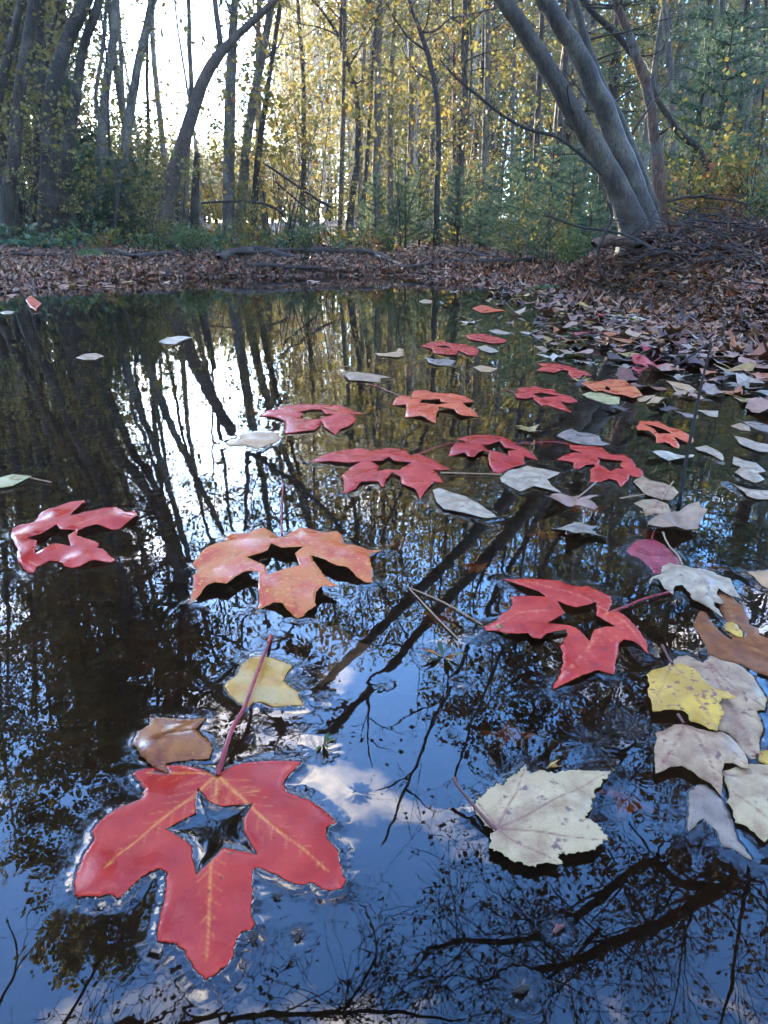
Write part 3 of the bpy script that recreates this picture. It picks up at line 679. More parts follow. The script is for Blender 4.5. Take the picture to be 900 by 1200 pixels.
mleaf("far red leaf next to a small white leaf", zE([(620,200),(650,195),(700,192),(750,205),(805,220),(790,232),(740,235),(690,225),(640,218)]), M_RED2, res=.007)
mleaf("small bright orange leaf alone on dark green water", zE([(650,80),(690,65),(720,70),(750,82),(800,90),(760,95),(715,100),(690,100)]), M_ORED, res=.008)
mleaf("pale peach leaf with upturned tips, left of the farthest red star-cut leaf", zE([(220,275),(270,278),(320,270),(325,255),(350,258),(348,290),(320,297),(280,292),(240,290)]), M_TAN, res=.006)
mleaf("pinkish grey leaf with a curved stem, above the salmon star-cut leaf", zE([(85,370),(110,360),(150,362),(200,368),(250,375),(295,382),(250,388),(245,405),(200,402),(150,398),(110,398)]), M_PINK, stem=zE([(140,360),(110,335),(60,345),(15,375)]), stem_mat=STEM_TAN, res=.006, stem_lift=.01)
mleaf("lilac pink leaf just below the farthest red star-cut leaf", zE([(440,290),(480,305),(530,303),(540,296),(550,306),(580,312),(560,330),(500,332),(460,320)]), M_GREYP, res=.006)
mleaf("small tan oval leaf between the far red leaves and the dark water", zE([(655,338),(690,330),(730,338),(762,345),(730,360),(690,358)]), M_TAN, lift=0, res=.007, name="leaf")
mleaf("small white leaf touching the right tip of the farthest red star-cut leaf", zE([(670,250),(710,243),(750,260),(770,270),(730,277),(690,265)]), M_WHITE, res=.007, name="leaf")
mleaf("narrow white leaf above the far red leaf", zE([(722,178),(760,172),(820,188),(800,195),(750,190)]), M_WHITE, lift=0, res=.008, name="leaf")
mleaf("lone small cream leaf far out on the dark water", zE([(415,50),(440,40),(475,46),(470,58),(435,58)]), M_CREAM, lift=0, res=.008, name="leaf")
mleaf("bluish grey leaf behind the yellow flecked red one", zC([(235,135),(270,115),(315,98),(350,120),(400,125),(460,140),(470,165),(520,178),(480,190),(400,190),(340,180),(290,165)]), M_GREYP, res=.004)
mleaf("pale pink rounded leaf with a long thin stem, upper of a touching pair", zC([(640,380),(690,345),(730,375),(800,390),(850,410),(880,440),(840,475),(780,470),(720,455),(690,440)]), M_PINK, res=.003, stem=zC([(700,448),(640,455),(570,468)]), stem_mat=STEM_TAN)
mleaf("pale cream leaf with a red vein, lower of a touching pair", zC([(645,490),(690,475),(760,475),(820,500),(855,568),(800,555),(740,550),(705,560),(690,520)]), M_PINK, res=.003, veins=[zC([(790,470),(750,520),(710,555)])], stem=zC([(790,475),(820,420),(850,380)]), stem_mat=STEM_TAN, stem_end=.004)
mleaf("pale dry leaf with a straight tan stem reaching left", [(586,559),(596,552),(609,549),(618,545),(632,549),(657,553),(650,558),(641,562),(647,570),(660,577),(640,573),(625,570),(610,575),(595,569),(588,565)], M_WHITE, res=.003, stem=[(588,556),(560,555),(516,554)], stem_mat=STEM_TAN, wav=.002)
mleaf("narrow white folded leaf below the widest red star-cut leaf", [(507,574),(515,571),(530,578),(545,582),(560,590),(583,605),(570,607),(545,602),(520,597),(511,588)], M_WHITE, res=.003, wav=.002)
mleaf("white leaf right of the thin upright twig", zD([(470,225),(540,205),(600,240),(635,265),(640,300),(590,275),(540,255),(490,240)]), M_WHITE, res=.004)
mleaf("pale grey star shaped leaf near the right edge", zD([(700,270),(760,300),(830,315),(890,360),(840,370),(880,410),(830,425),(760,405),(705,370),(740,340),(690,320)]), M_WHITE, res=.004)
mleaf("long white leaf cut by the right edge below the pale star shaped one", zD([(655,410),(720,450),(800,470),(960,480),(960,520),(840,528),(780,510),(760,485)]), M_WHITE, res=.004)
mleaf("white leaf at the right edge with a tan twig lying over it", zD([(700,150),(760,165),(820,190),(940,215),(920,245),(840,245),(760,215),(730,200)]), M_WHITE, res=.004)
mleaf("pinkish grey curled leaf beside a darker grey one at the right edge", zD([(680,90),(740,78),(790,100),(800,125),(740,120),(700,105)]), M_PINK, res=.004)
mleaf("darker grey leaf at the right edge beside a pinkish curled one", zD([(750,70),(820,68),(920,95),(920,138),(840,120),(790,95)]), M_GREYP, lift=0, res=.004)
mleaf("lilac white sliver of a leaf left of the upright twig", zD([(355,5),(420,20),(490,35),(490,50),(420,45)]), M_GREYP, res=.005)
mleaf("ragged white leaf touching the upright twig near its middle", zD([(480,-2),(540,5),(610,10),(605,40),(560,40)]), M_WHITE, res=.005)
mleaf("tan long leaf left of the upright twig's top", zH([(225,255),(290,270),(380,290),(430,318),(380,328),(300,310),(250,280)]), M_TAN, res=.005)
mleaf("curled salmon tan leaf right of the patched orange one", zH([(100,395),(160,372),(240,365),(235,378),(190,395),(170,420),(120,410)]), M_TAN, res=.005, lift=.008)
mleaf("salmon leaf tip left of the curled salmon tan one", zH([(35,380),(90,362),(160,350),(140,370),(90,395),(50,395)]), M_TAN, res=.005)
mleaf("small orange curled leaf near the left shore", [(30,353),(36,347),(42,352),(49,357),(42,364),(36,362)], M_ORED, res=.012, lift=.01)
mleaf("white flat leaf floating over the leaning tree's reflection", [(186,400),(196,396),(210,394),(226,395),(215,399),(205,404),(192,403)], M_WHITE, res=.008)
mleaf("pinkish small leaf left of the leaning tree's reflection", [(89,419),(100,415),(112,414),(122,417),(112,422),(98,422)], M_PINK, res=.007)
mleaf("yellowish tan leaf at the left edge above the left red leaf", [(-12,568),(0,560),(15,556),(37,557),(28,563),(15,570),(0,572)], M_YGREEN, res=.004, name="leaf", stem=[(36,560),(50,563),(60,565)], stem_mat=STEM_TAN)
mleaf("white sliver leaf at the left edge near the shore", [(0,366),(8,364),(17,365),(14,368),(4,368)], M_WHITE, res=.01, name="leaf", lift=0)

# sunken brown leaves and the tip of a sunken stick
SUNK = [(560,520,60,M_OAK),(640,500,70,M_OAK),(690,578,80,M_RUST),(520,690,70,M_OAK),(560,640,60,M_RUST),(470,620,60,M_OAK),(640,610,60,M_OAK),(760,600,60,M_RUST),(830,640,70,M_OAK),(600,830,80,M_OAK),(740,900,90,M_RUST),(300,520,50,M_OAK)]
def maple_shape(n_lobes=5, r=None, w_=1.0):
    r = r or rng
    pts = []
    angs = [-90, -25, 30, 90, 150, 205]
    lobes = [(-52, .58), (8, .86), (90, 1.0), (172, .86), (232, .58)]
    for i, (a, l) in enumerate(lobes):
        l *= r.uniform(.88, 1.1); a += r.uniform(-6, 6)
        nxt = lobes[(i + 1) % 5][0] + (360 if i == 4 else 0)
        for da, f in ((-24, .52), (-15, .66), (-12, .60), (-4, .88), (0, 1), (4, .86), (12, .60), (15, .68), (24, .52)):
            pts.append((math.cos(R(a + da)) * l * f * .5, math.sin(R(a + da)) * l * f * .5))
        if i < 4: 
            mid_ = (a + nxt) / 2
            pts.append((math.cos(R(mid_)) * .19, math.sin(R(mid_)) * .19))
    pts.append((0, -.08))
    return pts
for i, (x, y, wpx, mt) in enumerate(SUNK):
    c = ground_pt(x, y)
    wid = (ground_pt(x + wpx / 2, y) - ground_pt(x - wpx / 2, y)).length
    s_ = MB(); rot = rng.uniform(0, 6.28)
    sp_ = maple_shape(r=rng); cs, sn = math.cos(rot), math.sin(rot)
    pv = [(px_ * cs - py_ * sn, px_ * sn + py_ * cs) for px_, py_ in sp_]
    n = len(pv)
    s_.v = [(0, 0, .004)] + [(a * wid, b_ * wid, rng.uniform(-.004, .004)) for a, b_ in pv]
    s_.f = [(0, k + 1, (k + 1) % n + 1) for k in range(n)]; s_.m = [0] * n
    o = s_.build("sunken_leaf", mt, loc=None); o.location = (c.x, c.y, -.02 - .02 * rng.random())
    tag(o, "dim brown leaf lying under the tea brown water", "leaf", "sunken leaves under the dark water")

# ---- drift of small floating leaves: prototypes share meshes, colour comes from the object
def small_leaf_mat():
    m, t, N_, L_ = new_mat("drift_leaf")
    o = N_('ShaderNodeOutputMaterial'); b = N_('ShaderNodeBsdfPrincipled'); oi = N_('ShaderNodeObjectInfo'); tc = N_('ShaderNodeTexCoord')
    n_ = N_('ShaderNodeTexNoise'); n_.inputs['Scale'].default_value = 7; n_.inputs['Detail'].default_value = 6; L_(tc.outputs['Object'], n_.inputs['Vector'])
    rp = ramp(N_, [(.3, (.55, .5, .5)), (.65, (1, 1, 1))]); L_(n_.outputs[0], rp.inputs[0])
    mx = N_('ShaderNodeMix'); mx.data_type = 'RGBA'; mx.blend_type = 'MULTIPLY'; mx.inputs[0].default_value = 1
    L_(oi.outputs['Color'], mx.inputs[6]); L_(rp.outputs[0], mx.inputs[7]); L_(mx.outputs[2], b.inputs['Base Color'])
    b.inputs['Roughness'].default_value = .42; L_(b.outputs[0], o.inputs[0])
    return m
DRIFT = small_leaf_mat()
protos = []
for k in range(12):
    r = random.Random(100 + k)
    if k % 3 == 2:      # simple oval leaf
        pv = [(math.cos(a) * .5 * r.uniform(.9, 1.1), math.sin(a) * .27 * r.uniform(.85, 1.1)) for a in np.linspace(0, 2 * math.pi, 17)[:-1]]
    else:
        pv = maple_shape(r=r)
    n = len(pv); s_ = MB()
    cu, cv = r.uniform(-.3, .55), r.uniform(-.2, .5)
    def hz(x, y, r=r, cu=cu, cv=cv): return cu * x * x + cv * y * y + .05 * math.sin(x * 9 + k) * math.sin(y * 8 + 2 * k)
    rings_ = [(1.0, 0), (.62, 0), (.3, 0)]
    for f, _ in rings_:
        s_.v += [(x * f, y * f, hz(x * f, y * f) + .012) for x, y in pv]
    s_.v.append((0, 0, .012))
    for j in range(2):
        for i in range(n):
            s_.f.append((j * n + i, j * n + (i + 1) % n, (j + 1) * n + (i + 1) % n, (j + 1) * n + i))
    for i in range(n): s_.f.append((2 * n + i, 2 * n + (i + 1) % n, 3 * n))
    s_.m = [0] * len(s_.f)
    a0 = Vector((0, -.03, .015)); s_.tube([a0, a0 + Vector((.03, -.2, .06)), a0 + Vector((.1, -.42, .1))], [.012, .01, .012], 4)
    protos.append(s_.mesh("drift_leaf", [DRIFT]))
PAL = {
    "pale grey": (.30, .23, .155), "white": (.48, .40, .29), "pinkish": (.36, .18, .11), "tan": (.36, .21, .11),
    "yellow": (.42, .27, .05), "rusty brown": (.19, .065, .025), "red": (.42, .045, .035), "orange": (.44, .14, .035), "dark brown": (.08, .038, .022)}
names_ = list(PAL); wts = [19, 9, 22, 16, 7, 15, 3, 6, 18]
heroC = [(np.mean(q[0][0], 0), np.ptp(q[0][0], 0).max() * .5) for q in CONTACTS]
placed = []; cnt = 0; tries = 0
HREF = [(640,468,"the pink red cut leaf"),(715,460,"the patched orange leaf"),(770,505,"the orange red cut leaf"),(660,434,"the uppermost red leaf"),(570,397,"the far red leaf"),(572,362,"the lone bright orange leaf"),(525,408,"the farthest cut leaf"),(815,530,"the upright twig"),(867,555,"the pale star shaped leaf"),(880,578,"the long white leaf"),(882,492,"the curled edge leaf"),(700,540,"the yellow flecked red leaf"),(765,590,"the touching pale pair"),(800,452,"the long tan leaf"),(690,512,"the bluish grey leaf"),(820,685,"the white crumpled leaf"),(765,650,"the dark red leaf")]
def near_ref(px, py):
    x, y, t_ = min(HREF, key=lambda q: math.hypot(q[0] - px, 2.2 * (q[1] - py)))
    dx, dy = px - x, 2.2 * (py - y)
    side = ("right of" if dx > 0 else "left of") if abs(dx) > abs(dy) else ("in front of" if dy > 0 else "behind")
    return side + " " + t_
SZ = lambda w_: "tiny" if w_ < .066 else "small" if w_ < .082 else "middling"
def drift(px, py, col, wid, lab, grp, z=.001, pk=2):
    c = ground_pt(px, py)
    o = link("floating_leaf", protos[pk], loc=(c.x, c.y, z))
    wid *= S
    o.scale = (wid, wid * rng.uniform(.8, 1.1), wid); o.rotation_euler = (rng.uniform(-.12, .12), rng.uniform(-.12, .12), rng.uniform(0, 6.28))
    v = rng.uniform(.8, 1.12); q = PAL[col]
    o.color = (q[0] * v, q[1] * v * rng.uniform(.93, 1.07), q[2] * v, 1)
    tag(o, lab, "leaf", grp)
while cnt < 225 and tries < 20000:
    tries += 1
    px, py = rng.uniform(520, 905), rng.uniform(336, 640)
    e = np.interp(px, [p[0] for p in shore_px], [p[1] for p in shore_px])
    dd = py - e
    if dd < 2: continue
    dens = math.exp(-dd / 32) * min(1, max(.12, (px - 560) / 120)) + (.05 if px > 770 and py < 560 else 0) + (.012 if px > 640 else 0)
    if rng.random() > dens: continue
    c = ground_pt(px, py); wid = rng.uniform(.055, .10)
    wS = wid * S; bad = False
    for q, rad in heroC:
        if math.hypot(c.x - q[0], c.y - q[1]) < rad * .9 + wS * .3: bad = True; break
    for q in placed:
        if math.hypot(c.x - q[0], c.y - q[1]) < wS * .62: bad = True; break
    if bad: continue
    placed.append((c.x, c.y)); cnt += 1
    col = rng.choices(names_, wts)[0]; pk = rng.randrange(12); shp = "oval" if pk % 3 == 2 else "lobed"
    if dd < 42:
        lab = "%s %s %s leaf of the drift %s" % (SZ(wid), col, shp, ("at its left tip" if px < 620 else "left of the mound" if px < 700 else "below the trio" if px < 770 else "below the brush pile" if px < 840 else "by the right edge") + (", touching land" if dd < 14 else ", midway out" if dd < 28 else ", outer rim")); g_ = "%s leaves in the drift along the right bank" % col
    elif px > 770:
        lab = "%s %s %s leaf %s" % (SZ(wid), col, shp, near_ref(px, py)); g_ = "%s leaves on the dark water at right" % col
    else:
        lab = "%s %s %s leaf %s" % (SZ(wid), col, shp, near_ref(px, py)); g_ = "%s leaves between bank and red leaves" % col
    drift(px, py, col, wid, lab, g_, z=.001 + rng.random() * .004, pk=pk)
# few along the far shore
for k in range(26):
    px = rng.choice([rng.uniform(0, 160), rng.uniform(160, 620)]); e = np.interp(px, [p[0] for p in shore_px], [p[1] for p in shore_px])
    py = e + 1.5 + abs(rng.gauss(0, 5))
    col = rng.choice(["tan", "white", "pinkish", "orange", "yellow"])
    drift(px, py, col, rng.uniform(.08, .13), "tiny %s leaf floating by the far shore line, %s" % (col, "below the left trunks" if px < 150 else "below the leaning tree" if px < 240 else "below the central clump" if px < 350 else "below the dark curved trunk" if px < 460 else "below the slim dark tree" if px < 560 else "where the drift begins"), "%s leaves by the far shore" % col)

# ------------------------------------------------------------------ water surface
def fine_theta():
    a = np.arange(-39, 39.01, .135)
    b_ = np.linspace(41, 319, 70)
    return np.concatenate([a, b_]) * math.pi / 180
thw = -fine_theta()[::-1]
rows = [1262.0]
while rows[-1] > 430: rows.append(rows[-1] - 1.9)
while rows[-1] > 330: rows.append(rows[-1] - 2.6)
while rows[-1] > 316: rows.append(rows[-1] - 1.0)
rw = np.array([ground_pt(450, y).y for y in rows])
rw = np.concatenate([np.linspace(.02, rw[0] * .93, 6), rw, np.geomspace(rw[-1] * 1.05, 30, 8)])
TT, RR = np.meshgrid(thw, rw)
WX, WY = RR * np.sin(TT), RR * np.cos(TT)
WZ = np.zeros_like(WX)
# slow swell lines: barely there
amp_ = np.clip(RR / 1.8, .15, 1.0)
for k in range(9):
    an = nrng.uniform(0, math.pi * 2); lam = nrng.uniform(.05, .32)
    WZ += amp_ * lam * .00016 * np.sin((WX * math.cos(an) + WY * math.sin(an)) * 2 * math.pi / lam + nrng.uniform(0, 6))
flat = np.stack([WX.ravel(), WY.ravel()], -1); zf_ = WZ.ravel()
men = np.zeros(len(flat))
for rings, ze_ in CONTACTS:
    A = np.concatenate(rings); B = np.concatenate([np.roll(q, -1, 0) for q in rings])
    lo, hi = A.min(0) - .037, A.max(0) + .037
    idx = np.nonzero((flat[:, 0] > lo[0]) & (flat[:, 0] < hi[0]) & (flat[:, 1] > lo[1]) & (flat[:, 1] < hi[1]))[0]
    if len(idx) == 0: continue
    for s in range(0, len(idx), 4000):
        ii = idx[s:s + 4000]
        d, k, t_ = seg_dist(flat[ii], A, B)
        ez = ze_[k]; d = np.sqrt(d * d + .0009 ** 2)
        P = flat[ii]
        ins = in_poly(P, rings[0])
        for h in rings[1:]: ins &= ~in_poly(P, h)
        cont = np.clip(1 - (ez - .0018) / .003, 0, 1)
        EP = A[k] + (B[k] - A[k]) * t_[:, None]; var = .85 + .28 * np.sin(EP[:, 0] * 210 + 2 * np.sin(EP[:, 1] * 160)) * np.sin(EP[:, 1] * 130)
        h = cont * var * (.0016 * np.exp(-d / .0050) + .00005 * np.exp(-d / .0075) * np.sin(d / .0066 * 2 * math.pi))
        h = np.where(ins, np.minimum(cont * .0007 * np.exp(-d / .0034), np.minimum(ez, .0009) - .0005) - .0006 * (1 - np.exp(-d / .002)), h)
        men[ii] = np.where(np.abs(h) > np.abs(men[ii]), h, men[ii])
# dimples where stem tips and scraps poke the surface
DIMP = [(350,1098,.0022,-.0010),(610,1160,.0030,-.0014),(655,1090,.0028,-.0011),(318,745,.0035,.0013),(510,768,.006,-.0013),(375,880,.005,-.0013),(385,820,.004,.0012),(420,930,.003,.0008),(332,566,.004,.0014),(560,745,.005,.0012),(590,735,.004,-.001),(300,860,.004,.0011),(540,800,.003,-.0008),(808,575,.004,.001),(790,590,.003,-.001),(530,860,.0016,-.0006),(240,1080,.0014,.0005),(690,870,.006,.0009),(740,850,.006,-.0009),(355,860,.004,.0012),(450,800,.004,-.0008)]
for x, y, s_, a_ in DIMP:
    c = ground_pt(x, y)
    rr2 = np.hypot(flat[:, 0] - c.x, flat[:, 1] - c.y)
    an = np.arctan2(flat[:, 1] - c.y, flat[:, 0] - c.x)
    men += a_ * .26 * S * np.exp(-(rr2 / (1.5 * s_ * S)) ** 2) * (1 + .35 * np.sin(an * 11 + x) * np.clip(rr2 / (s_ * S), 0, 1))
zf_ += men
wme = grid_mesh("water", WX, WY, zf_.reshape(WX.shape), wrap=True)
m, t, N_, L_ = new_mat("pond_water")
o = N_('ShaderNodeOutputMaterial'); fr = N_('ShaderNodeFresnel'); fr.inputs[0].default_value = 1.54
gl = N_('ShaderNodeBsdfGlossy'); gl.inputs['Roughness'].default_value = 0.0; gl.inputs['Color'].default_value = (1, 1, 1, 1)
tp = N_('ShaderNodeBsdfTransparent'); tp.inputs[0].default_value = (.78, .64, .48, 1)
ms = N_('ShaderNodeMixShader'); L_(fr.outputs[0], ms.inputs[0]); L_(tp.outputs[0], ms.inputs[1]); L_(gl.outputs[0], ms.inputs[2]); L_(ms.outputs[0], o.inputs[0])
tc = N_('ShaderNodeTexCoord'); n_ = N_('ShaderNodeTexNoise'); n_.inputs['Scale'].default_value = 26; n_.inputs['Detail'].default_value = 2
L_(tc.outputs['Object'], n_.inputs['Vector'])
bp = N_('ShaderNodeBump'); bp.inputs['Strength'].default_value = 1; bp.inputs['Distance'].default_value = .00006
L_(n_.outputs[0], bp.inputs['Height']); L_(bp.outputs[0], fr.inputs['Normal']); L_(bp.outputs[0], gl.inputs['Normal'])
wme.materials.append(m)
tag(link("water", wme), kind='structure')

# ------------------------------------------------------------------ trees
def rvec(r): return Vector((r.gauss(0, 1), r.gauss(0, 1), r.gauss(0, 1))).normalized()

def grow(mb, p, d, length, rad, depth, r, leaves=4, lsize=.07, bend=.25, rise=.08, kids=4, spread=.9, lm=1, droop=0.0, rmin=0.0):
    n = 5 if depth > 0 else 3
    pts = [p]; rr_ = [rad]
    for i in range(n):
        d = (d + rvec(r) * bend + Vector((0, 0, rise - droop))).normalized()
        p = p + d * (length / n); pts.append(p); rr_.append(max(rad * (1 - (i + 1) / n * .75), rmin))
    mb.tube(pts, rr_, 5 if rad > .02 else 3, 0, False)
    if depth > 0:
        for k in range(kids):
            i = r.uniform(.25, 1.0) * n
            a = int(min(i, n - 1)); f = i - a
            q = pts[a].lerp(pts[a + 1], f)
            dd = (pts[a + 1] - pts[a]).normalized()
            side = rvec(r); side = (side - dd * side.dot(dd)).normalized()
            grow(mb, q, (dd * (1 - spread * .4) + side * spread).normalized(), length * r.uniform(.4, .65), rr_[a] * .55, depth - 1, r, leaves, lsize, bend, rise, kids, spread, lm, droop, rmin)
    if depth <= 1:
        for k in range(leaves):
            f = r.uniform(.2, 1.05) * n; a = int(min(f, n - 1))
            q = pts[a].lerp(pts[a + 1], min(f - a, 1)) + rvec(r) * lsize * r.uniform(.4, 1.6)
            mb.leaf(q, lsize * r.uniform(.7, 1.25), lm, r)

def emax(px):
    """how high above the horizon the crowns reach"""
    return float(np.interp(px, [-50, 90, 150, 200, 330, 430, 540, 600, 780, 900], [45, 43, 37, 30, 27, 25, 27, 33, 36, 38]))

def trunk_path(px_pts, D, widths, height, r, lean_back=.5, Dtop=None):
    if D > 8: height = min(height, D * math.tan(R(emax(px_pts[-1][0]))) + CAM_H) if px_pts[-1][0] > 125 else height
    n = len(px_pts)
    P = []
    for i, (x, y) in enumerate(px_pts):
        Dk = D if Dtop is None else D + (Dtop - D) * i / (n - 1)
        P.append(at(x, y, Dk))
    rad = [pw(w_, p) for w_, p in zip(widths, P)]
    g = gh(P[0].x, P[0].y)
    base = Vector((P[0].x, P[0].y, min(g, P[0].z) - .25))
    if P[0].z > g + .05 and len(P) > 1:
        dv = (P[0] - P[1]).normalized(); k = (P[0].z - g) / max(-dv.z, .2)
        base = P[0] + dv * min(k, 3); base.z = g - .2
    # root flare
    P = [base, P[0].lerp(base, .35)] + P if False else [base] + P
    rad = [rad[0] * 1.45] + rad
    d = (P[-1] - P[-2]).normalized()
    step = .8
    while P[-1].z < height:
        d = (d + Vector((-.10 if px_pts[-1][0] < 125 else 0, 0, (.35 if px_pts[-1][0] < 125 else .10 * lean_back))) + rvec(r) * .05).normalized()
        rad.append(max(rad[-1] * (1 - .55 * step / max(height - P[-1].z + step, step * 1.2) ), .012))
        P.append(P[-1] + d * step)
    return P, rad

def tree(label, px_pts, D, widths, bark, height=11, crown=None, name="tree", group=None, Dtop=None, forks=(), lean_back=.5, crown_from=.35, seed=None, stubs=6):
    r = random.Random(seed if seed is not None else sum(map(ord, label)))
    D = nd(D) + (1.9 if 11 < D < 15 else 0); Dtop = nd(Dtop) if Dtop else None
    P, rad = trunk_path(px_pts, D, widths, height, r, lean_back, Dtop)
    P2, R2 = smooth_path(P, rad, 4)
    loc = Vector((P[0].x, P[0].y, gh(P[0].x, P[0].y)))
    root = empty(name, loc, label, "tree", group)
    s_ = MB()
    # slightly irregular trunk
    base = len(s_.v); s_.tube([p + Vector((r.gauss(0, .004), r.gauss(0, .004), 0)) for p in P2], [q * r.uniform(.985, 1.02) for q in R2], 12)
    s_.v = [(x - loc.x, y - loc.y, z - loc.z) for x, y, z in s_.v]
    s_.build("trunk", bark, root)
    for fp, fw in forks:
        FP = [at(x, y, D) for x, y in fp]; FR = [pw(q, p) for q, p in zip(fw, FP)]
        d = (FP[-1] - FP[-2]).normalized()
        while FP[-1].z < height * .9:
            d = (d + Vector((0, 0, .06)) + rvec(r) * .06).normalized(); FP.append(FP[-1] + d * .8); FR.append(max(FR[-1] * .88, .01))
        a, b_ = smooth_path(FP, FR, 4); f_ = MB(); f_.tube([p - loc for p in a], b_, 8)
        f_.build("limb", bark, root)
    if stubs:
        for k in range(stubs):
            s_ = MB()
            i = r.randrange(len(P2) // 5, len(P2) - 1)
            side = rvec(r); side.z = abs(side.z) * .4; side.y *= .6
            d = side.normalized(); L_n = r.uniform(.15, .9)
            grow(s_, P2[i] - loc, d, L_n, min(R2[i] * .35, .018), 1, r, 0, kids=2, bend=.3)
            s_.build("dead_branch", TWIG, root)
    if crown:
        c = dict(n=14, length=2.2, depth=2, leaves=4, lsize=.09, mat=FOL_OLIVE, kids=4, rise=.06)
        c.update(crown)
        s_ = MB(); tot = len(P2); i0 = int(tot * crown_from)
        for k in range(c['n']):
            i = int(i0 + (tot - 1 - i0) * (k + r.random()) / c['n']); i = min(i, tot - 1)
            side = rvec(r); side.z = 0; side.normalize()
            f = 1 - .55 * (i - i0) / max(tot - i0, 1)
            grow(s_, P2[i] - loc, (side + Vector((0, 0, r.uniform(.25, .8)))).normalized(), c['length'] * f * r.uniform(.7, 1.2), max(R2[i] * .4, .012), c['depth'], r, c['leaves'], c['lsize'], kids=c['kids'], rise=c['rise'])
        s_.build("crown", [bark, c['mat']], root)
    return root

# -- left group
DENSE = dict(n=26, length=2.9, leaves=15, lsize=.13, kids=5)
THIN = dict(n=17, length=1.6, leaves=4, lsize=.075, kids=4)
tree("dark slanting trunk cut by the upper left corner of the picture", [(-22,250),(-4,130),(6,80),(24,0)], 12.2, [14,13,12,11], BARK_GREY, 14.5, dict(DENSE, mat=FOL_OLIVE), crown_from=.42)
tree("thick grey trunk rising out of the ferns at the far left", [(12,276),(8,235),(17,180),(24,100),(40,0)], 11.6, [23,19,17,17,16], BARK_GREY, 15, dict(DENSE, mat=FOL_OLIVE), crown_from=.42)
tree("thin dark trunk between the two thick grey trunks at left", [(40,232),(44,140),(56,60),(69,0)], 13, [6,6,5,5], BARK_DARK, 10, dict(THIN, mat=FOL_YELLOW), crown_from=.5)
tree("thickest trunk of the left group, leaning right with a bushy base", [(56,268),(58,200),(56,140),(68,80),(84,35),(104,-10)], 12, [29,24,20,20,20,19], BARK_GREY, 13.5, dict(DENSE, n=20, mat=FOL_BROWN), crown_from=.42)
tree("medium grey trunk splitting the light right of the thickest left trunk", [(72,262),(76,200),(88,120),(98,55),(117,0)], 12.4, [17,15,14,13,13], BARK_GREY, 8.5, dict(THIN, n=14, leaves=4, mat=FOL_BROWN), crown_from=.42)
tree("pale trunk with a side fork in front of the brightest sky", [(117,225),(119,160),(126,90),(134,40),(136,0)], 15, [14,13,12,12,11], BARK_PALE, 13, dict(THIN, mat=FOL_OLIVE), forks=[([(119,150),(112,115),(120,60),(124,10)], [7,6,6,5])])
tree("pale slanting trunk crossing the brightest patch of sky", [(142,220),(150,150),(160,85),(168,50),(179,0)], 14.5, [14,13,12,12,11], BARK_PALE, 13, dict(THIN, mat=FOL_YELLOW))
tree("slim dark sapling curving up in front of the pine thicket at left", [(134,268),(138,230),(134,200),(128,170),(127,120),(124,60)], 11.7, [5,5,4,4,3,3], BARK_DARK, 5, dict(THIN, n=6, mat=FOL_YELLOW), name="sapling")
tree("thin grey trunk standing alone in the white glare", [(172,210),(174,150),(172,90),(174,10)], 17, [5,5,5,4], BARK_GREY, 11, dict(THIN, mat=FOL_YELLOW))
tree("slender trunk fading into the glare left of the fork", [(219,180),(224,110),(222,50),(221,0)], 19, [8,7,7,6], BARK_PALE, 12, dict(THIN, mat=FOL_OLIVE))
# -- the dark leaning forked tree
tree("dark brown leaning tree with a fork, bare at the water's far bank", [(190,278),(196,240),(206,195),(220,150),(236,100),(254,68),(282,38),(324,-2)], 11.8, [26,21,20,18,17,15,10,9], BARK_BROWN, 8.5, dict(n=10, length=1.8, leaves=3, lsize=.08, mat=FOL_OLIVE, kids=4), forks=[([(256,66),(258,50),(254,20),(251,-5)], [9,9,8,8])], crown_from=.55, lean_back=1.4)
# -- centre cluster
tree("thick pale trunk, leftmost of the central clump behind the leaning tree", [(268,258),(268,200),(270,110),(273,40),(275,0)], 14.5, [17,15,15,12,11], BARK_PALE, 14, dict(THIN, n=14, mat=FOL_OLIVE))
tree("slanting pale trunk in the middle of the central clump", [(283,252),(289,170),(298,110),(308,60),(318,8)], 14.8, [13,12,12,11,10], BARK_PALE, 13, dict(THIN, n=14, mat=FOL_YELLOW))
tree("rightmost slanting trunk of the central clump, thin and grey", [(298,245),(304,170),(313,110),(321,55),(329,0)], 14.2, [9,8,7,6,6], BARK_GREY, 12, dict(THIN, mat=FOL_YELLOW))
tree("short dead stub of a trunk left of the central clump", [(229,222),(230,200),(231,178)], 15, [10,9,7], BARK_GREY, 1, None, name="tree_snag", stubs=0)
tree("straight thin brown trunk beside the dark curved one", [(398,270),(401,180),(403,90),(404,0)], 13.4, [6,6,5,5], BARK_BROWN, 8, dict(THIN, mat=FOL_YELLOW))
tree("dark curved trunk with a long arching side limb at centre", [(412,238),(419,180),(417,110),(406,70),(400,45),(402,0)], 14.2, [9,8,7,7,7,6], BARK_DARK, 9, dict(THIN, mat=FOL_YELLOW), forks=[([(400,46),(388,28),(374,8),(360,-6)], [5,4,4,3])])
tree("thin black trunk right of the dark curved one", [(426,235),(432,160),(436,90),(441,20),(446,0)], 14.4, [6,5,5,5,4], BARK_DARK, 9, dict(THIN, mat=FOL_YELLOW))
tree("pale straight trunk just right of centre left", [(440,240),(442,150),(443,70),(446,0)], 17, [11,10,10,9], BARK_PALE, 13, dict(THIN, mat=FOL_OLIVE))
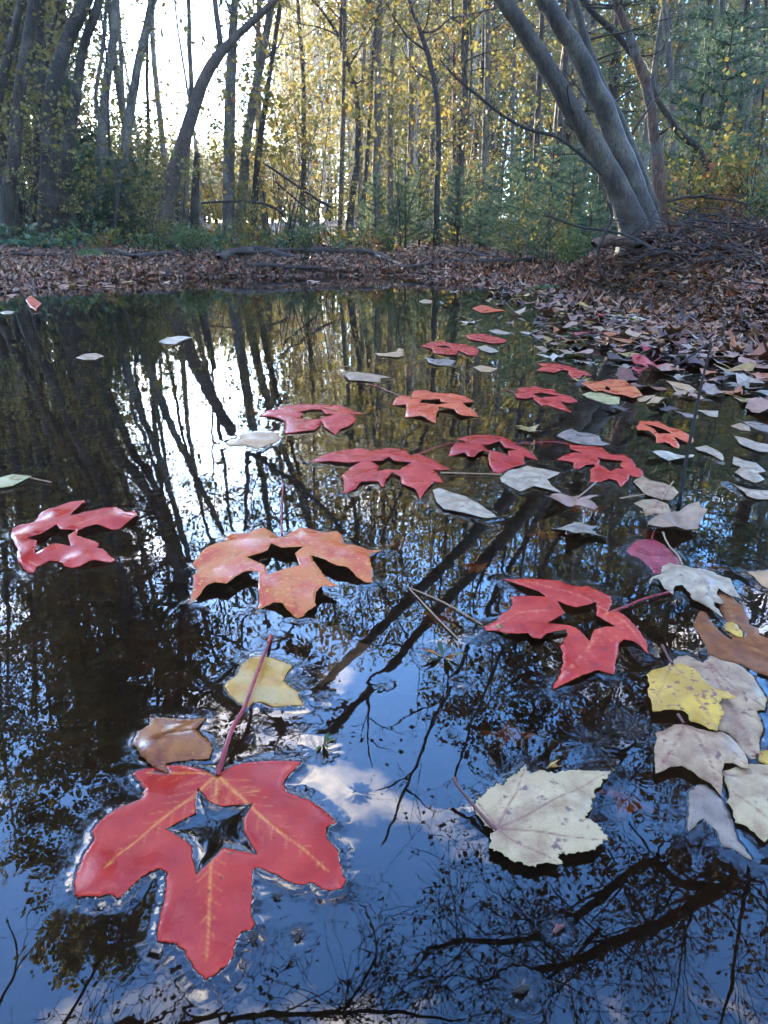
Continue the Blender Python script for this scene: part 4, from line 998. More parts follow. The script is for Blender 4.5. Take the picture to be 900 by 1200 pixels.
tree("slim dark trunk with a crooked fork on the bank at centre", [(511,284),(512,230),(514,150),(510,100),(500,60),(492,35),(482,8)], 12.9, [9,8,7,7,8,6,5], BARK_DARK, 6.5, dict(THIN, n=7, mat=FOL_YELLOW), forks=[([(500,60),(480,45),(465,25),(452,2)], [4,3,3,2]), ([(494,38),(510,36),(528,22),(546,18)], [3,3,2,2])])
tree("twisted trunk wrapped by a black vine right of the slim dark one", [(536,232),(540,170),(545,110),(543,60),(545,0)], 14.5, [10,9,8,7,7], BARK_GREY, 12, dict(THIN, mat=FOL_YELLOW), forks=[([(538,190),(550,120),(552,50),(548,0)], [3,3,3,3])])
tree("pale grey trunk right of the vine wrapped one", [(566,228),(569,150),(571,80),(571,0)], 18, [8,8,7,7], BARK_PALE, 13, dict(THIN, mat=FOL_OLIVE))
tree("whitish slender birch like trunk left of the leaning trio", [(599,240),(600,180),(602,120),(603,60)], 17, [5,5,4,4], BARK_PALE, 11, dict(THIN, mat=FOL_YELLOW))
tree("grey trunk seen below the leaning trio, left one", [(628,215),(630,140),(633,70),(636,0)], 16, [8,8,7,7], BARK_GREY, 12, dict(THIN, mat=FOL_OLIVE))
tree("grey trunk seen below the leaning trio, right one", [(652,225),(656,150),(660,100),(664,40)], 16.5, [9,8,8,7], BARK_GREY, 12, dict(THIN, mat=FOL_OLIVE))
# -- the leaning trio on the mound
TRIO = dict(n=5, length=.8, leaves=1, lsize=.05, kids=3, mat=FOL_BROWN)
tree("left stem of the big leaning grey trio on the mound", [(742,272),(732,238),(708,190),(680,145),(648,90),(620,45),(585,-6)], 5.5, [40,33,27,25,24,23,22], BARK_BIG, 5.2, TRIO, Dtop=5.4, crown_from=.62, lean_back=.3)
tree("thickest middle stem of the big leaning grey trio on the mound", [(752,272),(744,232),(724,170),(700,110),(676,60),(650,20),(632,-10)], 5.65, [52,38,30,27,25,24,23], BARK_BIG, 5.6, TRIO, Dtop=5.6, crown_from=.62, lean_back=.3)
tree("thin rear stem of the leaning trio with small knobs", [(768,255),(748,195),(726,140),(708,105),(690,60),(672,0)], 6.1, [16,14,13,12,12,11], BARK_BIG, 5.5, TRIO, crown_from=.62, lean_back=.4)
tree("dead reddish trunk with peeling bark right of the leaning trio", [(775,240),(770,190),(764,130),(752,85),(738,45),(724,10),(718,-10)], 6.6, [17,16,14,14,12,11,10], BARK_RED, 4.6, None, crown_from=.6, stubs=5)
# -- right background
tree("pale trunk pair member behind the dead reddish trunk", [(790,205),(788,130),(784,60),(778,0)], 15, [10,9,9,8], BARK_PALE, 12, dict(THIN, mat=FOL_OLIVE))
tree("slim grey trunk between bright sky gaps at upper right", [(815,215),(820,130),(826,60),(832,0)], 16, [7,7,6,6], BARK_GREY, 12, dict(THIN, mat=FOL_OLIVE))
tree("pale thick trunk at right above the twiggy mound", [(846,250),(840,190),(844,120),(846,60),(846,0)], 12.5, [13,12,11,10,9], BARK_PALE, 12, dict(THIN, n=14, mat=FOL_OLIVE))
tree("double looking grey trunk right of the pale thick one", [(862,245),(866,170),(870,90),(876,0)], 14, [11,10,10,9], BARK_GREY, 12, dict(THIN, n=14, mat=FOL_OLIVE))
tree("thin dark trunk close to the right edge of the woods", [(888,255),(892,180),(895,100),(897,10)], 13.5, [5,5,4,4], BARK_DARK, 10, dict(THIN, mat=FOL_YELLOW))

# dark slanting dead limb resting through the trio (a fallen branch)
def ground_hit(px, py, up=0.0):
    d = ray(px, py); ts = np.geomspace(.5, 60, 900)
    x = d.x * ts; y = d.y * ts; z = CAM_H + d.z * ts
    h = np.maximum(ground_h(x, y), 0) + up
    k = int(np.argmax(z < h)) if (z < h).any() else 450
    return Vector((x[k], y[k], z[k]))
def bank_pt(px, py):
    Y = 10.15 + max(322 - py - 9, 0) / 39 * 3.2; x = at(px, 300, Y).x
    return Vector((x, Y, max(gh(x, Y), 0) + .045))
def stick(label, pts, D, widths, mat=STICK, name="fallen_branch", cat="branch", group=None, sides=7, twigs=0, Ds=None, seed=1):
    P = [at(x, y, nd(Ds[i] if Ds else D)) for i, (x, y) in enumerate(pts)] if D else [bank_pt(x, y) for x, y in pts]
    rad = [pw(w_, p) for w_, p in zip(widths, P)]
    a, b_ = smooth_path(P, rad, 4)
    r = random.Random(sum(map(ord, label)))
    a = [p + rvec(r) * .15 * q for p, q in zip(a, b_)]
    loc = P[0].copy()
    s_ = MB(); s_.tube([p - loc for p in a], b_, sides)
    for k in range(twigs):
        i = r.randrange(1, len(a) - 1); d = (a[i + 1] - a[i]).normalized() + rvec(r) * .7
        grow(s_, a[i] - loc, d.normalized(), r.uniform(.15, .5), b_[i] * .5, 1, r, 0, kids=2)
    o = s_.build(name, mat); o.location = loc
    return tag(o, label, cat, group)
stick("black crooked dead limb slanting behind the trio down to the right", [(676,-10),(700,20),(724,42),(752,80),(772,120),(800,160),(816,172),(828,195),(842,218),(852,240)], 7.2, [9,9,9,9,9,10,10,9,8,7], BARK_DARK, twigs=4)
stick("long thin dark limb arching left from the trio's base", [(706,205),(680,180),(650,160),(620,152),(590,136),(560,112),(535,92),(516,70)], 5.3, [5,5,4.5,4.5,4,4,3,2], BARK_DARK, twigs=6)
stick("slanting pole leaning in the brush right of the central clump", [(308,190),(340,212),(372,234),(392,244)], 15, [3,3,3.5,4], STICK)
stick("lower slanting pole in the brush right of the central clump", [(322,212),(345,232),(368,250)], 14.8, [2.5,2.5,2.5], STICK)
stick("curved fallen limb lying under the central clump", [(236,238),(268,236),(298,237),(318,242),(332,250)], 14.4, [2.5,3,4,4,3], STICK, twigs=4)
stick("thin fallen limb slanting up to the leaning tree's base from the left", [(66,270),(100,264),(140,256),(180,246),(212,240)], 14.2, [2,2.5,3,2.5,2], STICK, twigs=4)
stick("thick dark log lying on the bank left of centre", [(298,288),(318,292),(340,300),(360,306)], None, [9,9,8,5], STICK, name="log", cat="log")
stick("long thin dark branch lying along the bank from centre to right", [(248,292),(300,294),(340,288),(380,282),(415,284),(440,290),(460,302)], None, [5,5,6,8,8,7,4], STICK, twigs=5)
stick("mossy log half hidden in leaves right of the leaning tree", [(255,302),(270,294),(296,290)], None, [12,14,10], BARK_GREY, name="log", cat="log")
stick("thin stick slanting down to the waterline below the leaning tree", [(200,272),(216,292),(238,308)], None, [4,4,4], STICK)
stick("dark branch stub poking from the bank into the water at left", [(158,310),(172,306),(190,302),(212,298)], None, [10,8,6,3], STICK)
stick("dark stick lying in the leaves right of the slim dark tree", [(520,284),(545,290),(566,298),(590,302)], None, [5,6,6,4], STICK, twigs=3)
stick("dark wet branch half in the water left of centre", [(288,316),(318,319),(350,314),(388,316)], None, [5,6,5,3], STICK, twigs=3)
stick("dark forked branch at the waterline under the slim dark tree", [(470,318),(500,312),(530,308),(566,312)], None, [5,6,5,3], STICK, twigs=4)
stick("dark rotten log at the waterline right of centre", [(560,316),(590,313),(624,314)], None, [9,10,7], STICK, name="log", cat="log")
stick("thin pale stick crossing the leaves right of the long dark branch", [(440,292),(458,302),(474,316)], None, [3,3,2.5], BARK_PALE)
stick("dark curved branch in the leaves between the left trunks and the leaning tree", [(96,300),(124,296),(150,300),(172,308)], None, [5,6,5,3], STICK, twigs=3)
stick("thin black branch on the bank at the far left", [(14,318),(44,312),(80,312)], None, [4,5,3], STICK, twigs=2)
stick("thick short log in the leaves at the trio's foot", [(696,288),(712,282),(732,284),(748,286)], 5.2, [14,15,14,10], BARK_RED, name="log", cat="log")
stick("long thin bare branch sweeping down across the twiggy mound", [(640,252),(680,266),(722,272),(752,284),(775,300),(800,330),(825,355),(846,372)], 4.6, [2.5,3,3.5,4,4,4.5,4,3], STICK, Ds=[5.2,5.1,5,4.7,4.4,4.1,3.7,3.3], twigs=6)
stick("grey crossing stick propped on the mound's top", [(815,250),(796,272),(774,296),(768,320)], 4.6, [3,5,6,6], STICK)
stick("dark straight stick leaning on the right side of the mound", [(816,256),(832,276),(850,296)], 4.8, [3.5,4,3], STICK)
stick("bare branch sticking out right above the mound", [(782,236),(810,230),(835,232),(870,238),(895,250)], 5.4, [4,4,3.5,3,2], STICK, twigs=5)
stick("second bare branch above the mound curving to the right", [(786,244),(805,250),(836,252),(862,262),(880,288)], 5.3, [3,3,3,3,2], STICK, twigs=4)
stick("root like loop of a dark branch on the mound's left", [(714,238),(717,256),(706,280),(700,300),(706,324),(724,346)], 4.9, [5,4,4,3,3,2], STICK)
stick("thin upright reddish stem standing on the mound's right", [(852,372),(855,330),(854,290),(853,240)], 4.0, [4,4,3,3], BARK_RED, twigs=4)
def poke(label, pts, rads, mat=STICK, name="twig", cat="twig"):
    loc = pts[0].copy(); a, b_ = smooth_path(pts, rads, 4); s_ = MB(); s_.tube([p - loc for p in a], b_, 6)
    o = s_.build(name, mat); o.location = loc
    return tag(o, label, cat)
def rise(x0, y0, x1, y1):      # a point above the water seen at (x1, y1), standing at the distance of (x0, y0)
    return at(x1, y1, ground_pt(x0, y0).y)
b0 = ground_pt(796, 590)
poke("thin dark upright twig standing in the water on the right", [b0 - Vector((0, 0, .04)), rise(796,590,803,545), rise(796,590,812,500), rise(796,590,822,450), rise(796,590,834,402)], [.0031, .0029, .0026, .002, .0014])
b0 = ground_pt(776, 432)
poke("thin bent stick rising from the leaf drift toward the upper right", [b0 - Vector((0, 0, .02)), rise(776,432,800,424), rise(776,432,826,406), rise(776,432,850,392)], [.004, .0035, .003, .002])
for lab, q in (("straw coloured pine needle, left of a crossed floating pair", [(480,690),(510,722),(536,748)]), ("straw coloured pine needle, right of a crossed floating pair", [(478,688),(520,706),(565,732)])):
    P = [ground_pt(x, y, .0015) for x, y in q]; poke(lab, P, [.0008, .0011, .0007], STEM_TAN, "pine_needle", "needle")

# ------------------------------------------------------------------ limbs reaching over the pond (seen in the water)
def over_tree(label, trunk, limbs, mat, leafmat, seed, n_twigs, lsize, leaves=2):
    r = random.Random(seed)
    loc = Vector((trunk[0].x, trunk[0].y, gh(trunk[0].x, trunk[0].y)))
    root = empty("overhanging_tree", loc, label, "tree")
    a, b_ = smooth_path([p - loc for p in trunk], [.16, .13, .10, .08][:len(trunk)], 5)
    s_ = MB(); s_.tube(a, b_, 10); s_.build("trunk", mat, root)
    tw = MB()
    for pts, rads in limbs:
        a, b_ = smooth_path([p - loc for p in pts], rads, 5)
        s_ = MB(); s_.tube(a, b_, 7); s_.build("limb", mat, root)
        k = max(3, int(n_twigs * sum((a[i + 1] - a[i]).length for i in range(len(a) - 1))))
        for j in range(k):
            i = r.randrange(1, len(a) - 1); d = (a[i + 1] - a[i]).normalized() * .5 + rvec(r)
            grow(tw, a[i], d.normalized(), r.uniform(.4, 1.1), min(b_[i] * .35, .012), 2, r, leaves, lsize, kids=4, bend=.2, rise=.02, rmin=.0022)
    tw.build("crown", [mat, leafmat], root)
R_ = refl
z_ = 4.6
lim = [([Vector((3.3, 2.3, 3.6)), R_(930,985,4.2), R_(900,1012,z_), R_(840,1045,z_), R_(775,1080,z_), R_(718,1105,z_), R_(675,1125,z_), R_(620,1140,z_ + .1), R_(560,1150,z_ + .2)], [.08,.065,.055,.05,.045,.04,.03,.022,.012]),
       ([R_(850,1040,z_), R_(800,1035,z_), R_(760,1010,z_ + .2), R_(705,1050,z_ + .3), R_(660,1085,z_ + .3), R_(600,1105,z_ + .4), R_(545,1102,z_ + .4), R_(500,1112,z_ + .5)], [.04,.04,.038,.035,.03,.025,.02,.012]),
       ([R_(700,1088,z_ + .3), R_(668,1125,z_ + .3), R_(640,1148,z_ + .3)], [.02,.016,.01]),
       ([R_(880,1030,z_), R_(868,1080,z_ + .3), R_(860,1140,z_ + .5), R_(845,1200,z_ + .6)], [.02,.016,.014,.01])]
over_tree("large tree leaning in from the right whose limbs show mirrored at lower right", [Vector((4.1, 2.6, gh(4.1, 2.6) - .2)), Vector((4.0, 2.5, 1.6)), Vector((3.7, 2.4, 2.8)), Vector((3.3, 2.3, 3.6))], lim, BARK_DARK, FOL_BROWN, 5, 11, .042, 1)
z_ = 4.2
lim = [([Vector((-2.6, -.4, 4.0)), R_(80,1260,z_), R_(200,1215,z_), R_(300,1190,z_), R_(370,1188,z_), R_(450,1184,z_), R_(540,1196,z_)], [.05,.04,.022,.018,.016,.012,.006]),
       ([R_(60,1230,z_), R_(120,1120,z_), R_(165,1075,z_), R_(170,1040,z_), R_(160,1010,z_)], [.012,.010,.008,.006,.004]),
       ([R_(250,1200,z_), R_(262,1150,z_ + .1), R_(250,1100,z_ + .1), R_(238,1060,z_ + .1)], [.012,.009,.007,.004]),
       ([R_(400,1186,z_), R_(440,1120,z_ + .2), R_(430,1060,z_ + .2)], [.010,.008,.004]),
       ([R_(-10,1190,z_), R_(20,1130,z_), R_(10,1080,z_)], [.012,.008,.004])]
over_tree("bare limbed tree beside the viewer whose fine twigs show mirrored at lower left", [Vector((-3.4, -1.2, gh(-3.4, -1.2) - .3)), Vector((-3.3, -1.1, 1.6)), Vector((-3.0, -.8, 3.0)), Vector((-2.6, -.4, 4.0))], lim, BARK_DARK, FOL_BROWN, 9, 6, .035, 1)
# tree on the right bank whose small leafed crown is mirrored in front of the red leaf
z_ = 4.4
lim = [([Vector((2.6, 4.6, 3.6)), R_(760,730,4.0), R_(690,790,z_), R_(640,830,z_), R_(600,880,z_)], [.05,.04,.03,.02,.01]),
       ([R_(760,730,4.0), R_(760,800,z_), R_(740,870,z_ + .2), R_(700,940,z_ + .4), R_(720,1010,z_ + .4)], [.035,.03,.022,.016,.008]),
       ([R_(690,790,z_), R_(650,780,z_), R_(600,800,z_), R_(560,840,z_)], [.02,.016,.012,.006]),
       ([R_(740,870,4.6), R_(790,900,4.7), R_(820,960,4.8), R_(850,1010,5)], [.018,.014,.01,.005])]
over_tree("brown leaved tree on the right bank, mirrored beside the cream leaf", [Vector((3.2, 5.0, gh(3.2, 5.0) - .2)), Vector((3.1, 4.9, 1.8)), Vector((2.9, 4.8, 2.8)), Vector((2.6, 4.6, 3.6))], lim, BARK_DARK, FOL_BROWN, 15, 6, .05, 8)

# ------------------------------------------------------------------ background woods: a few models, copied
def proto_tree(k, bark, leafmat, H, leaves, lsize, n, start):
    r = random.Random(300 + k)
    P, rad = [Vector((0, 0, -.3))], [.11]
    d = Vector((r.uniform(-.06, .06), r.uniform(-.06, .06), 1)).normalized()
    while P[-1].z < H:
        d = (d + rvec(r) * .045 + Vector((0, 0, .04))).normalized()
        P.append(P[-1] + d * .9); rad.append(.10 * (1 - .8 * P[-1].z / H) + .01)
    a, b_ = smooth_path(P, rad, 2)
    s_ = MB(); s_.tube(a, b_, 8); tme = s_.mesh("trunk", [bark])
    s_ = MB(); tot = len(a)
    for j in range(n):
        f = start + (1 - start) * (j + r.random()) / n; i = min(int(f * tot), tot - 2)
        side = rvec(r); side.z = 0; side.normalize()
        grow(s_, a[i], (side + Vector((0, 0, r.uniform(.1, .7)))).normalized(), r.uniform(1.1, 2.0) * (1.3 - f * .6), .02, 2, r, leaves, lsize, kids=3)
    return tme, s_.mesh("crown", [bark, leafmat])
PT = [proto_tree(0, BARK_PALE, FOL_YELLOW, 12, 10, .078, 18, .2), proto_tree(1, BARK_GREY, FOL_OLIVE, 13, 10, .08, 22, .25), proto_tree(2, BARK_PALE, FOL_OLIVE, 14, 11, .08, 22, .2),
      proto_tree(3, BARK_GREY, FOL_YELLOW, 10, 11, .075, 20, .12), proto_tree(4, BARK_DARK, FOL_BROWN, 12, 8, .08, 18, .25), proto_tree(5, BARK_PALE, FOL_YELLOW, 15, 3, .08, 14, .4)]
PLAB = ["pale thin trunk with yellow leaves in the woods", "grey thin trunk with olive leaves in the woods", "tall pale trunk with dense olive leaves in the woods", "short grey trunk with low yellow leaves in the woods", "dark thin trunk with brown leaves in the woods", "tall pale nearly bare trunk in the woods"]
LMK = [(-30, "the left edge"), (12, "the far left trunk"), (60, "the thickest left trunk"), (98, "the trunk splitting the light"), (128, "the pale forked trunk"), (165, "the slanting pale trunk"), (215, "the leaning forked tree"), (272, "the central clump"), (318, "the slanting poles"), (360, "the golden shrubs"), (404, "the dark curved trunk"), (444, "the pale straight trunk"), (508, "the slim dark tree"), (545, "the vine wrapped trunk"), (600, "the whitish slender trunk"), (650, "the trio's left stem"), (705, "the leaning trio"), (765, "the dead reddish trunk"), (822, "the black slanting limb"), (850, "the pale thick right trunk"), (885, "the thin dark right trunk"), (930, "the right edge")]
def lmk(px, D):
    x, t_ = min(LMK, key=lambda q: abs(q[0] - px))
    return ("close behind" if D < 17 else "well behind" if D < 23 else "far behind" if D < 31 else "very far behind") + " " + t_ + (", left side" if px < x - 12 else ", right side" if px > x + 12 else "")
PH = [12, 13, 14, 10, 12, 15]
def bgtree(k, x, y, s, rot, where):
    t_, c_ = PT[k]
    pxx = 450 + x / y / cp * F
    top = y * math.tan(R(emax(pxx) - rng.uniform(0, 5))) + CAM_H - gh(x, y)
    s = min(s, max(top, 3) / PH[k])
    g = gh(x, y)
    root = empty("woodland_tree", (x, y, g), "%s, %s" % (PLAB[k].replace(" in the woods", ""), lmk(pxx, y)), "tree", PLAB[k].replace("trunk", "trunks"))
    root.rotation_euler = (rng.uniform(-.05, .05), rng.uniform(-.05, .05), rot); root.scale = (s * rng.uniform(.8, 1.25),) * 2 + (s,)
    link("trunk", t_, root); link("crown", c_, root)
cnt = 0
while cnt < 95:
    px = rng.uniform(-70, 980)
    gap = 95 < px < 345
    if gap and rng.random() < .75: continue
    D = rng.uniform(15.5, 42) if not gap else rng.uniform(17, 34)
    p = at(px, 300, D)
    k = rng.choice([0, 1, 2, 3, 4, 5, 0, 2]) if not gap else rng.choice([5, 5, 0])
    where = "left of the bright gap" if px < 95 else "in front of the bright gap" if gap else "between the gap and the centre" if px < 520 else "behind the leaning trio" if px < 780 else "at the right edge"
    bgtree(k, p.x, D, rng.uniform(.75, 1.15) * (.8 if gap else 1), rng.uniform(0, 6.28), where); cnt += 1

for k, (px, D, s0, kk) in enumerate([(-40,15,1.0,3),(-10,16,.95,3),(12,14.5,.8,3),(30,17,1.0,3),(48,15.5,.85,3),(70,17.5,1.0,3),(84,16,.8,3),(96,19,.9,3),(-25,20,1.1,1),(20,21,1.1,1),(60,22,1.1,3),(88,24,1.1,3)]):
    p = at(px, 300, D); bgtree(kk, p.x, D, s0, k * 1.1, "behind the left trunks")
for k in range(14):
    px = rng.uniform(-60, 92); D = rng.uniform(17, 26); p = at(px, 300, D); bgtree(rng.choice([2, 2, 1, 3]), p.x, D, 1.1, k * 1.7, "behind the left trunks")
# far wood seen as one mass: many leaf sized faces and poles from 40 to 65 m
s_ = MB(); r = random.Random(77)
for k in range(380):
    px = r.uniform(-150, 1050); D = r.uniform(42, 66); p = at(px, 300, D); g = gh(p.x, D)
    inside_gap = 110 < px < 340
    H = (r.uniform(2.6, 4.6) if inside_gap else r.uniform(11, 19))
    s_.tube([Vector((p.x, D, g - .3)), Vector((p.x + r.uniform(-.3, .3), D, g + H * .5)), Vector((p.x + r.uniform(-.6, .6), D, g + H))], [.13, .1, .03], 5)
    for j in range(640 if inside_gap else 900):
        f = r.random() ** .8
        q = Vector((p.x + r.gauss(0, 1.3), D + r.gauss(0, 1.3), g + .4 + f * H))
        s_.leaf(q, r.uniform(.15, .29), 1, r)
o = s_.build("distant_woods", [BARK_GREY, FOL_OLIVE]); tag(o, "mass of distant autumn trees closing the view", "woods", kind='stuff')

# the same wood goes on beside and behind the viewer
s_ = MB(); r = random.Random(78)
for k in range(150):
    an = r.uniform(R(52), R(308)); D = r.uniform(8.5, 22)
    x, y = D * math.sin(an), D * math.cos(an)
    if pond_dist(np.array([x]), np.array([y]))[0] < .4: continue
    g = gh(x, y); H = r.uniform(9, 15)
    s_.tube([Vector((x, y, g - .3)), Vector((x + r.uniform(-.4, .4), y, g + H * .5)), Vector((x + r.uniform(-1, 1), y, g + H))], [.14, .1, .03], 6)
    for j in range(560):
        f = r.random() ** .7
        q = Vector((x + r.gauss(0, 1.7), y + r.gauss(0, 1.7), g + .8 + f * H))
        if q.y > 0 and abs(q.x) < q.y * .95: continue
        s_.leaf(q, r.uniform(.14, .28), 1, r)
o = s_.build("surrounding_woods", [BARK_GREY, FOL_OLIVE]); tag(o, "autumn trees standing around the pond beside and behind the viewer", "woods", kind='stuff')

# ------------------------------------------------------------------ undergrowth
def bush_proto(k, leafmat, H, n, leaves, lsize, spread=.7):
    r = random.Random(500 + k)
    s_ = MB(); st = MB()
    for j in range(n):
        a = r.uniform(0, 6.28)
        grow(s_, Vector((r.gauss(0, .05), r.gauss(0, .05), -.05)), Vector((math.cos(a) * spread * r.random(), math.sin(a) * spread * r.random(), 1)).normalized(), H * r.uniform(.6, 1), .012, 2, r, leaves, lsize, kids=4, bend=.16)
    return s_.mesh("foliage", [TWIG, leafmat])
SB = [bush_proto(0, FOL_YELLOW, 2.2, 5, 5, .085), bush_proto(1, FOL_YELLOW, 3.2, 4, 6, .09, .5), bush_proto(2, FOL_OLIVE, 1.6, 6, 6, .07), bush_proto(3, FOL_GREEN, .8, 7, 5, .06), bush_proto(4, FOL_RUST, 1.0, 6, 5, .06, 1.0)]
def bush(k, px, D, s, label, name="shrub", group=None):
    D = nd(D); p = at(px, 300, D); g = gh(p.x, D)
    o = link(name, SB[k], loc=(p.x, D, g)); o.scale = (s, s, s); o.rotation_euler = (0, 0, rng.uniform(0, 6.28))
    tag(o, label, "shrub", group)
for px, D, s, k, lab in [(168,14,.75,0,"yellow leaved shrub low in front of the bright gap, left one"),(205,14.5,.9,0,"yellow leaved shrub behind the leaning tree's base"),(345,15,1.15,1,"tall golden shrub right of the central clump"),(372,16,1.2,1,"golden shrub glowing in the mist left of the thin brown trunk"),(325,17,1.1,1,"golden shrub behind the slanting pole"),(385,14,.6,0,"low yellow shrub at the thin brown trunk's foot"),(20,13,.8,1,"green yellow shrub between the two left trunks"),(34,14,1.0,1,"tall yellow green shrub behind the left trunks"),(85,13.2,.7,0,"yellow green shrub at the foot of the thickest left trunk"),(470,14,1.0,1,"yellow sapling clump left of the slim dark tree"),(545,16,1.0,1,"yellow sapling clump behind the vine wrapped trunk"),(590,15,.8,0,"small yellow shrub left of the leaning trio"),(610,9.5,.35,0,"orange yellow sprig among the blue green pines"),(232,11.9,.55,3,"bright green low bush right of the leaning tree's foot"),(222,11.6,.45,3,"bright green grass like tuft on the bank"),(360,12,.5,3,"low green bush on the bank under the thin brown trunk"),(640,8.2,.5,2,"olive low bush left of the trio's foot"),(665,7.5,.45,3,"small green bush near the trio's foot"),(795,6.9,.55,2,"yellow green bush behind the trio's right side"),(812,6.6,.6,4,"rusty orange bush on the mound's right"),(835,6.2,.55,4,"red brown leaved bush over the mound's right end"),(870,6.0,.6,2,"yellow green bush at the right edge above the water"),(893,5,.4,3,"green bush cut by the right edge beside the mound"),(770,7.5,.5,2,"bush right behind the dead reddish trunk"),(180,12.6,.5,2,"low olive bush left of the leaning tree's foot"),(300,12.8,.5,2,"low olive bush under the central clump"),(455,12.4,.45,3,"low green bush between two thin trunks")]:
    bush(k, px, D, s, lab)
for k in range(46):
    px = rng.uniform(-60, 960); D = rng.uniform(14, 26)
    kk = rng.choice([0, 1, 1, 2, 2])
    side = "left" if px < 300 else "centre" if px < 600 else "right"
    bush(kk, px, D, rng.uniform(.6, 1.2), "%s shrub %s" % (["yellow", "tall yellow", "olive green"][kk], lmk(px, D)), group="%s shrubs in the undergrowth" % ["yellow", "tall yellow", "olive green"][kk])
# pines: soft blue green needle sprays
def pine_proto(k, H, whorls, L0, needles=26):
    r = random.Random(700 + k); s_ = MB(); tr_ = MB()
    tr_.tube([Vector((0, 0, -.2)), Vector((r.gauss(0, .02), r.gauss(0, .02), H * .5)), Vector((0, 0, H))], [.018 * H, .012 * H, .004], 6)
    for w_ in range(whorls):
        z = H * (.06 + .92 * w_ / whorls); Lb = L0 * (1 - .8 * w_ / whorls) * r.uniform(.8, 1.15)
        for j in range(5):
            a = r.uniform(0, 6.28); d = Vector((math.cos(a), math.sin(a), .25))
            pts = [Vector((0, 0, z))]
            for q in range(4):
                d = (d + rvec(r) * .12 + Vector((0, 0, .05))).normalized(); pts.append(pts[-1] + d * Lb / 4)
            s_.tube(pts, [.008, .006, .005, .004, .002], 3, 0, False)
            for q in range(int(needles * Lb * 3) + 6):
                f = r.uniform(.5, 4); i = min(int(f), 3); c = pts[i].lerp(pts[i + 1], f - i)
                nd = (rvec(r) + d * .8).normalized() * r.uniform(.07, .13); sd = nd.cross(rvec(r)).normalized() * .006
                b_ = len(s_.v); s_.v += [tuple(c - sd), tuple(c + sd), tuple(c + nd)]; s_.f.append((b_, b_ + 1, b_ + 2)); s_.m.append(1)
    return tr_.mesh("trunk", [BARK_GREY]), s_.mesh("needles", [TWIG, FOL_PINE])
PP = [pine_proto(0, 1.8, 11, .8, 46), pine_proto(1, 2.6, 14, .95, 46), pine_proto(2, 1.2, 8, .6, 60)]
def pine(k, px, D, s, label, group=None):
    D = nd(D) + (2.2 if px < 600 else 0); p = at(px, 300, D); root = empty("young_pine", (p.x, D, gh(p.x, D)), label, "pine", group)
    root.scale = (s, s, s); root.rotation_euler = (0, 0, rng.uniform(0, 6.28))
    link("trunk", PP[k][0], root); link("needles", PP[k][1], root)
for px, D, s, k, lab in [(98,13,1.2,1,"tall soft young pine behind the left trunks"),(118,12.6,.9,0,"young pine at the pale forked trunk's foot"),(158,13.4,.8,0,"young pine in front of the slanting pale trunk"),(340,13,.5,2,"tiny pine on the bank right of the curved fallen limb"),(360,12.6,.6,2,"tiny pine under the golden shrub"),(440,12.6,.75,0,"young pine left of the slim dark tree"),(475,12.2,.7,0,"young pine touching the slim dark tree's left"),(535,11.9,.75,0,"young pine right of the slim dark tree"),(560,11.6,.7,2,"low young pine on the bank right of the slim dark tree"),(585,11,.8,0,"young pine in the middle of the pine thicket"),(610,10.5,.75,0,"young pine right in the pine thicket"),(640,9.8,.8,0,"young pine next to the trio, left side"),(665,9.2,.75,0,"young pine touching the trio's left stem"),(690,8.6,.6,2,"low young pine behind the trio's foot"),(800,10,1.1,1,"tall young pine behind the dead reddish trunk"),(822,9.5,1.0,1,"young pine behind the black dead limb"),(845,9,.7,0,"young pine above the mound's right end"),(880,8,.5,0,"young pine near the right edge")]:
    pine(k, px, D, s, lab)
for k in range(22):
    px = rng.choice([rng.uniform(420, 720), rng.uniform(430, 700), rng.uniform(780, 900), rng.uniform(100, 180)]); side = "left" if px < 300 else "centre" if px < 750 else "right"
    Dp = rng.uniform(12.5, 18); pine(rng.choice([0, 1]), px, Dp, rng.uniform(.6, .95), "blue green young pine, %s" % lmk(px, Dp + 2), "young pines in the undergrowth")
# tall pine with layered boughs at the upper right
def tall_pine(px, D, H, label):
    r = random.Random(int(px)); p = at(px, 300, D); g = gh(p.x, D)
    root = empty("tall_pine", (p.x, D, g), label, "pine")
    s_ = MB(); s_.tube([Vector((0, 0, -.3)), Vector((0, 0, H * .5)), Vector((.1, 0, H))], [.17, .11, .02], 10); s_.build("trunk", BARK_GREY, root)
    s_ = MB()
    for w_ in range(17):
        z = 2.6 + (H - 2.8) * w_ / 17
        for j in range(5):
            a = r.uniform(0, 6.28); L_n = 2.6 * (1 - .6 * w_ / 17) * r.uniform(.7, 1.1); d = Vector((math.cos(a), math.sin(a), .02)); pts = [Vector((0, 0, z))]
            for q in range(5):
                d = (d + rvec(r) * .08).normalized(); d.z *= .6; pts.append(pts[-1] + d * L_n / 5)
            s_.tube(pts, [.025, .02, .015, .01, .008, .004], 3, 0, False)
            for q in range(230):
                f = r.uniform(.8, 5); i = min(int(f), 4); c = pts[i].lerp(pts[i + 1], f - i) + Vector((r.gauss(0, .16), r.gauss(0, .16), r.gauss(0, .04)))
                nd = rvec(r) * r.uniform(.09, .16); nd.z *= .5; sd = nd.cross(rvec(r)).normalized() * .014
                b_ = len(s_.v); s_.v += [tuple(c - sd), tuple(c + sd), tuple(c + nd)]; s_.f.append((b_, b_ + 1, b_ + 2)); s_.m.append(1)
    s_.build("boughs", [TWIG, FOL_PINE], root)
tall_pine(925, 13, 11, "tall pine with flat layered boughs at the upper right corner")
tall_pine(700, 20, 12, "tall pine rising behind the leaning trio")
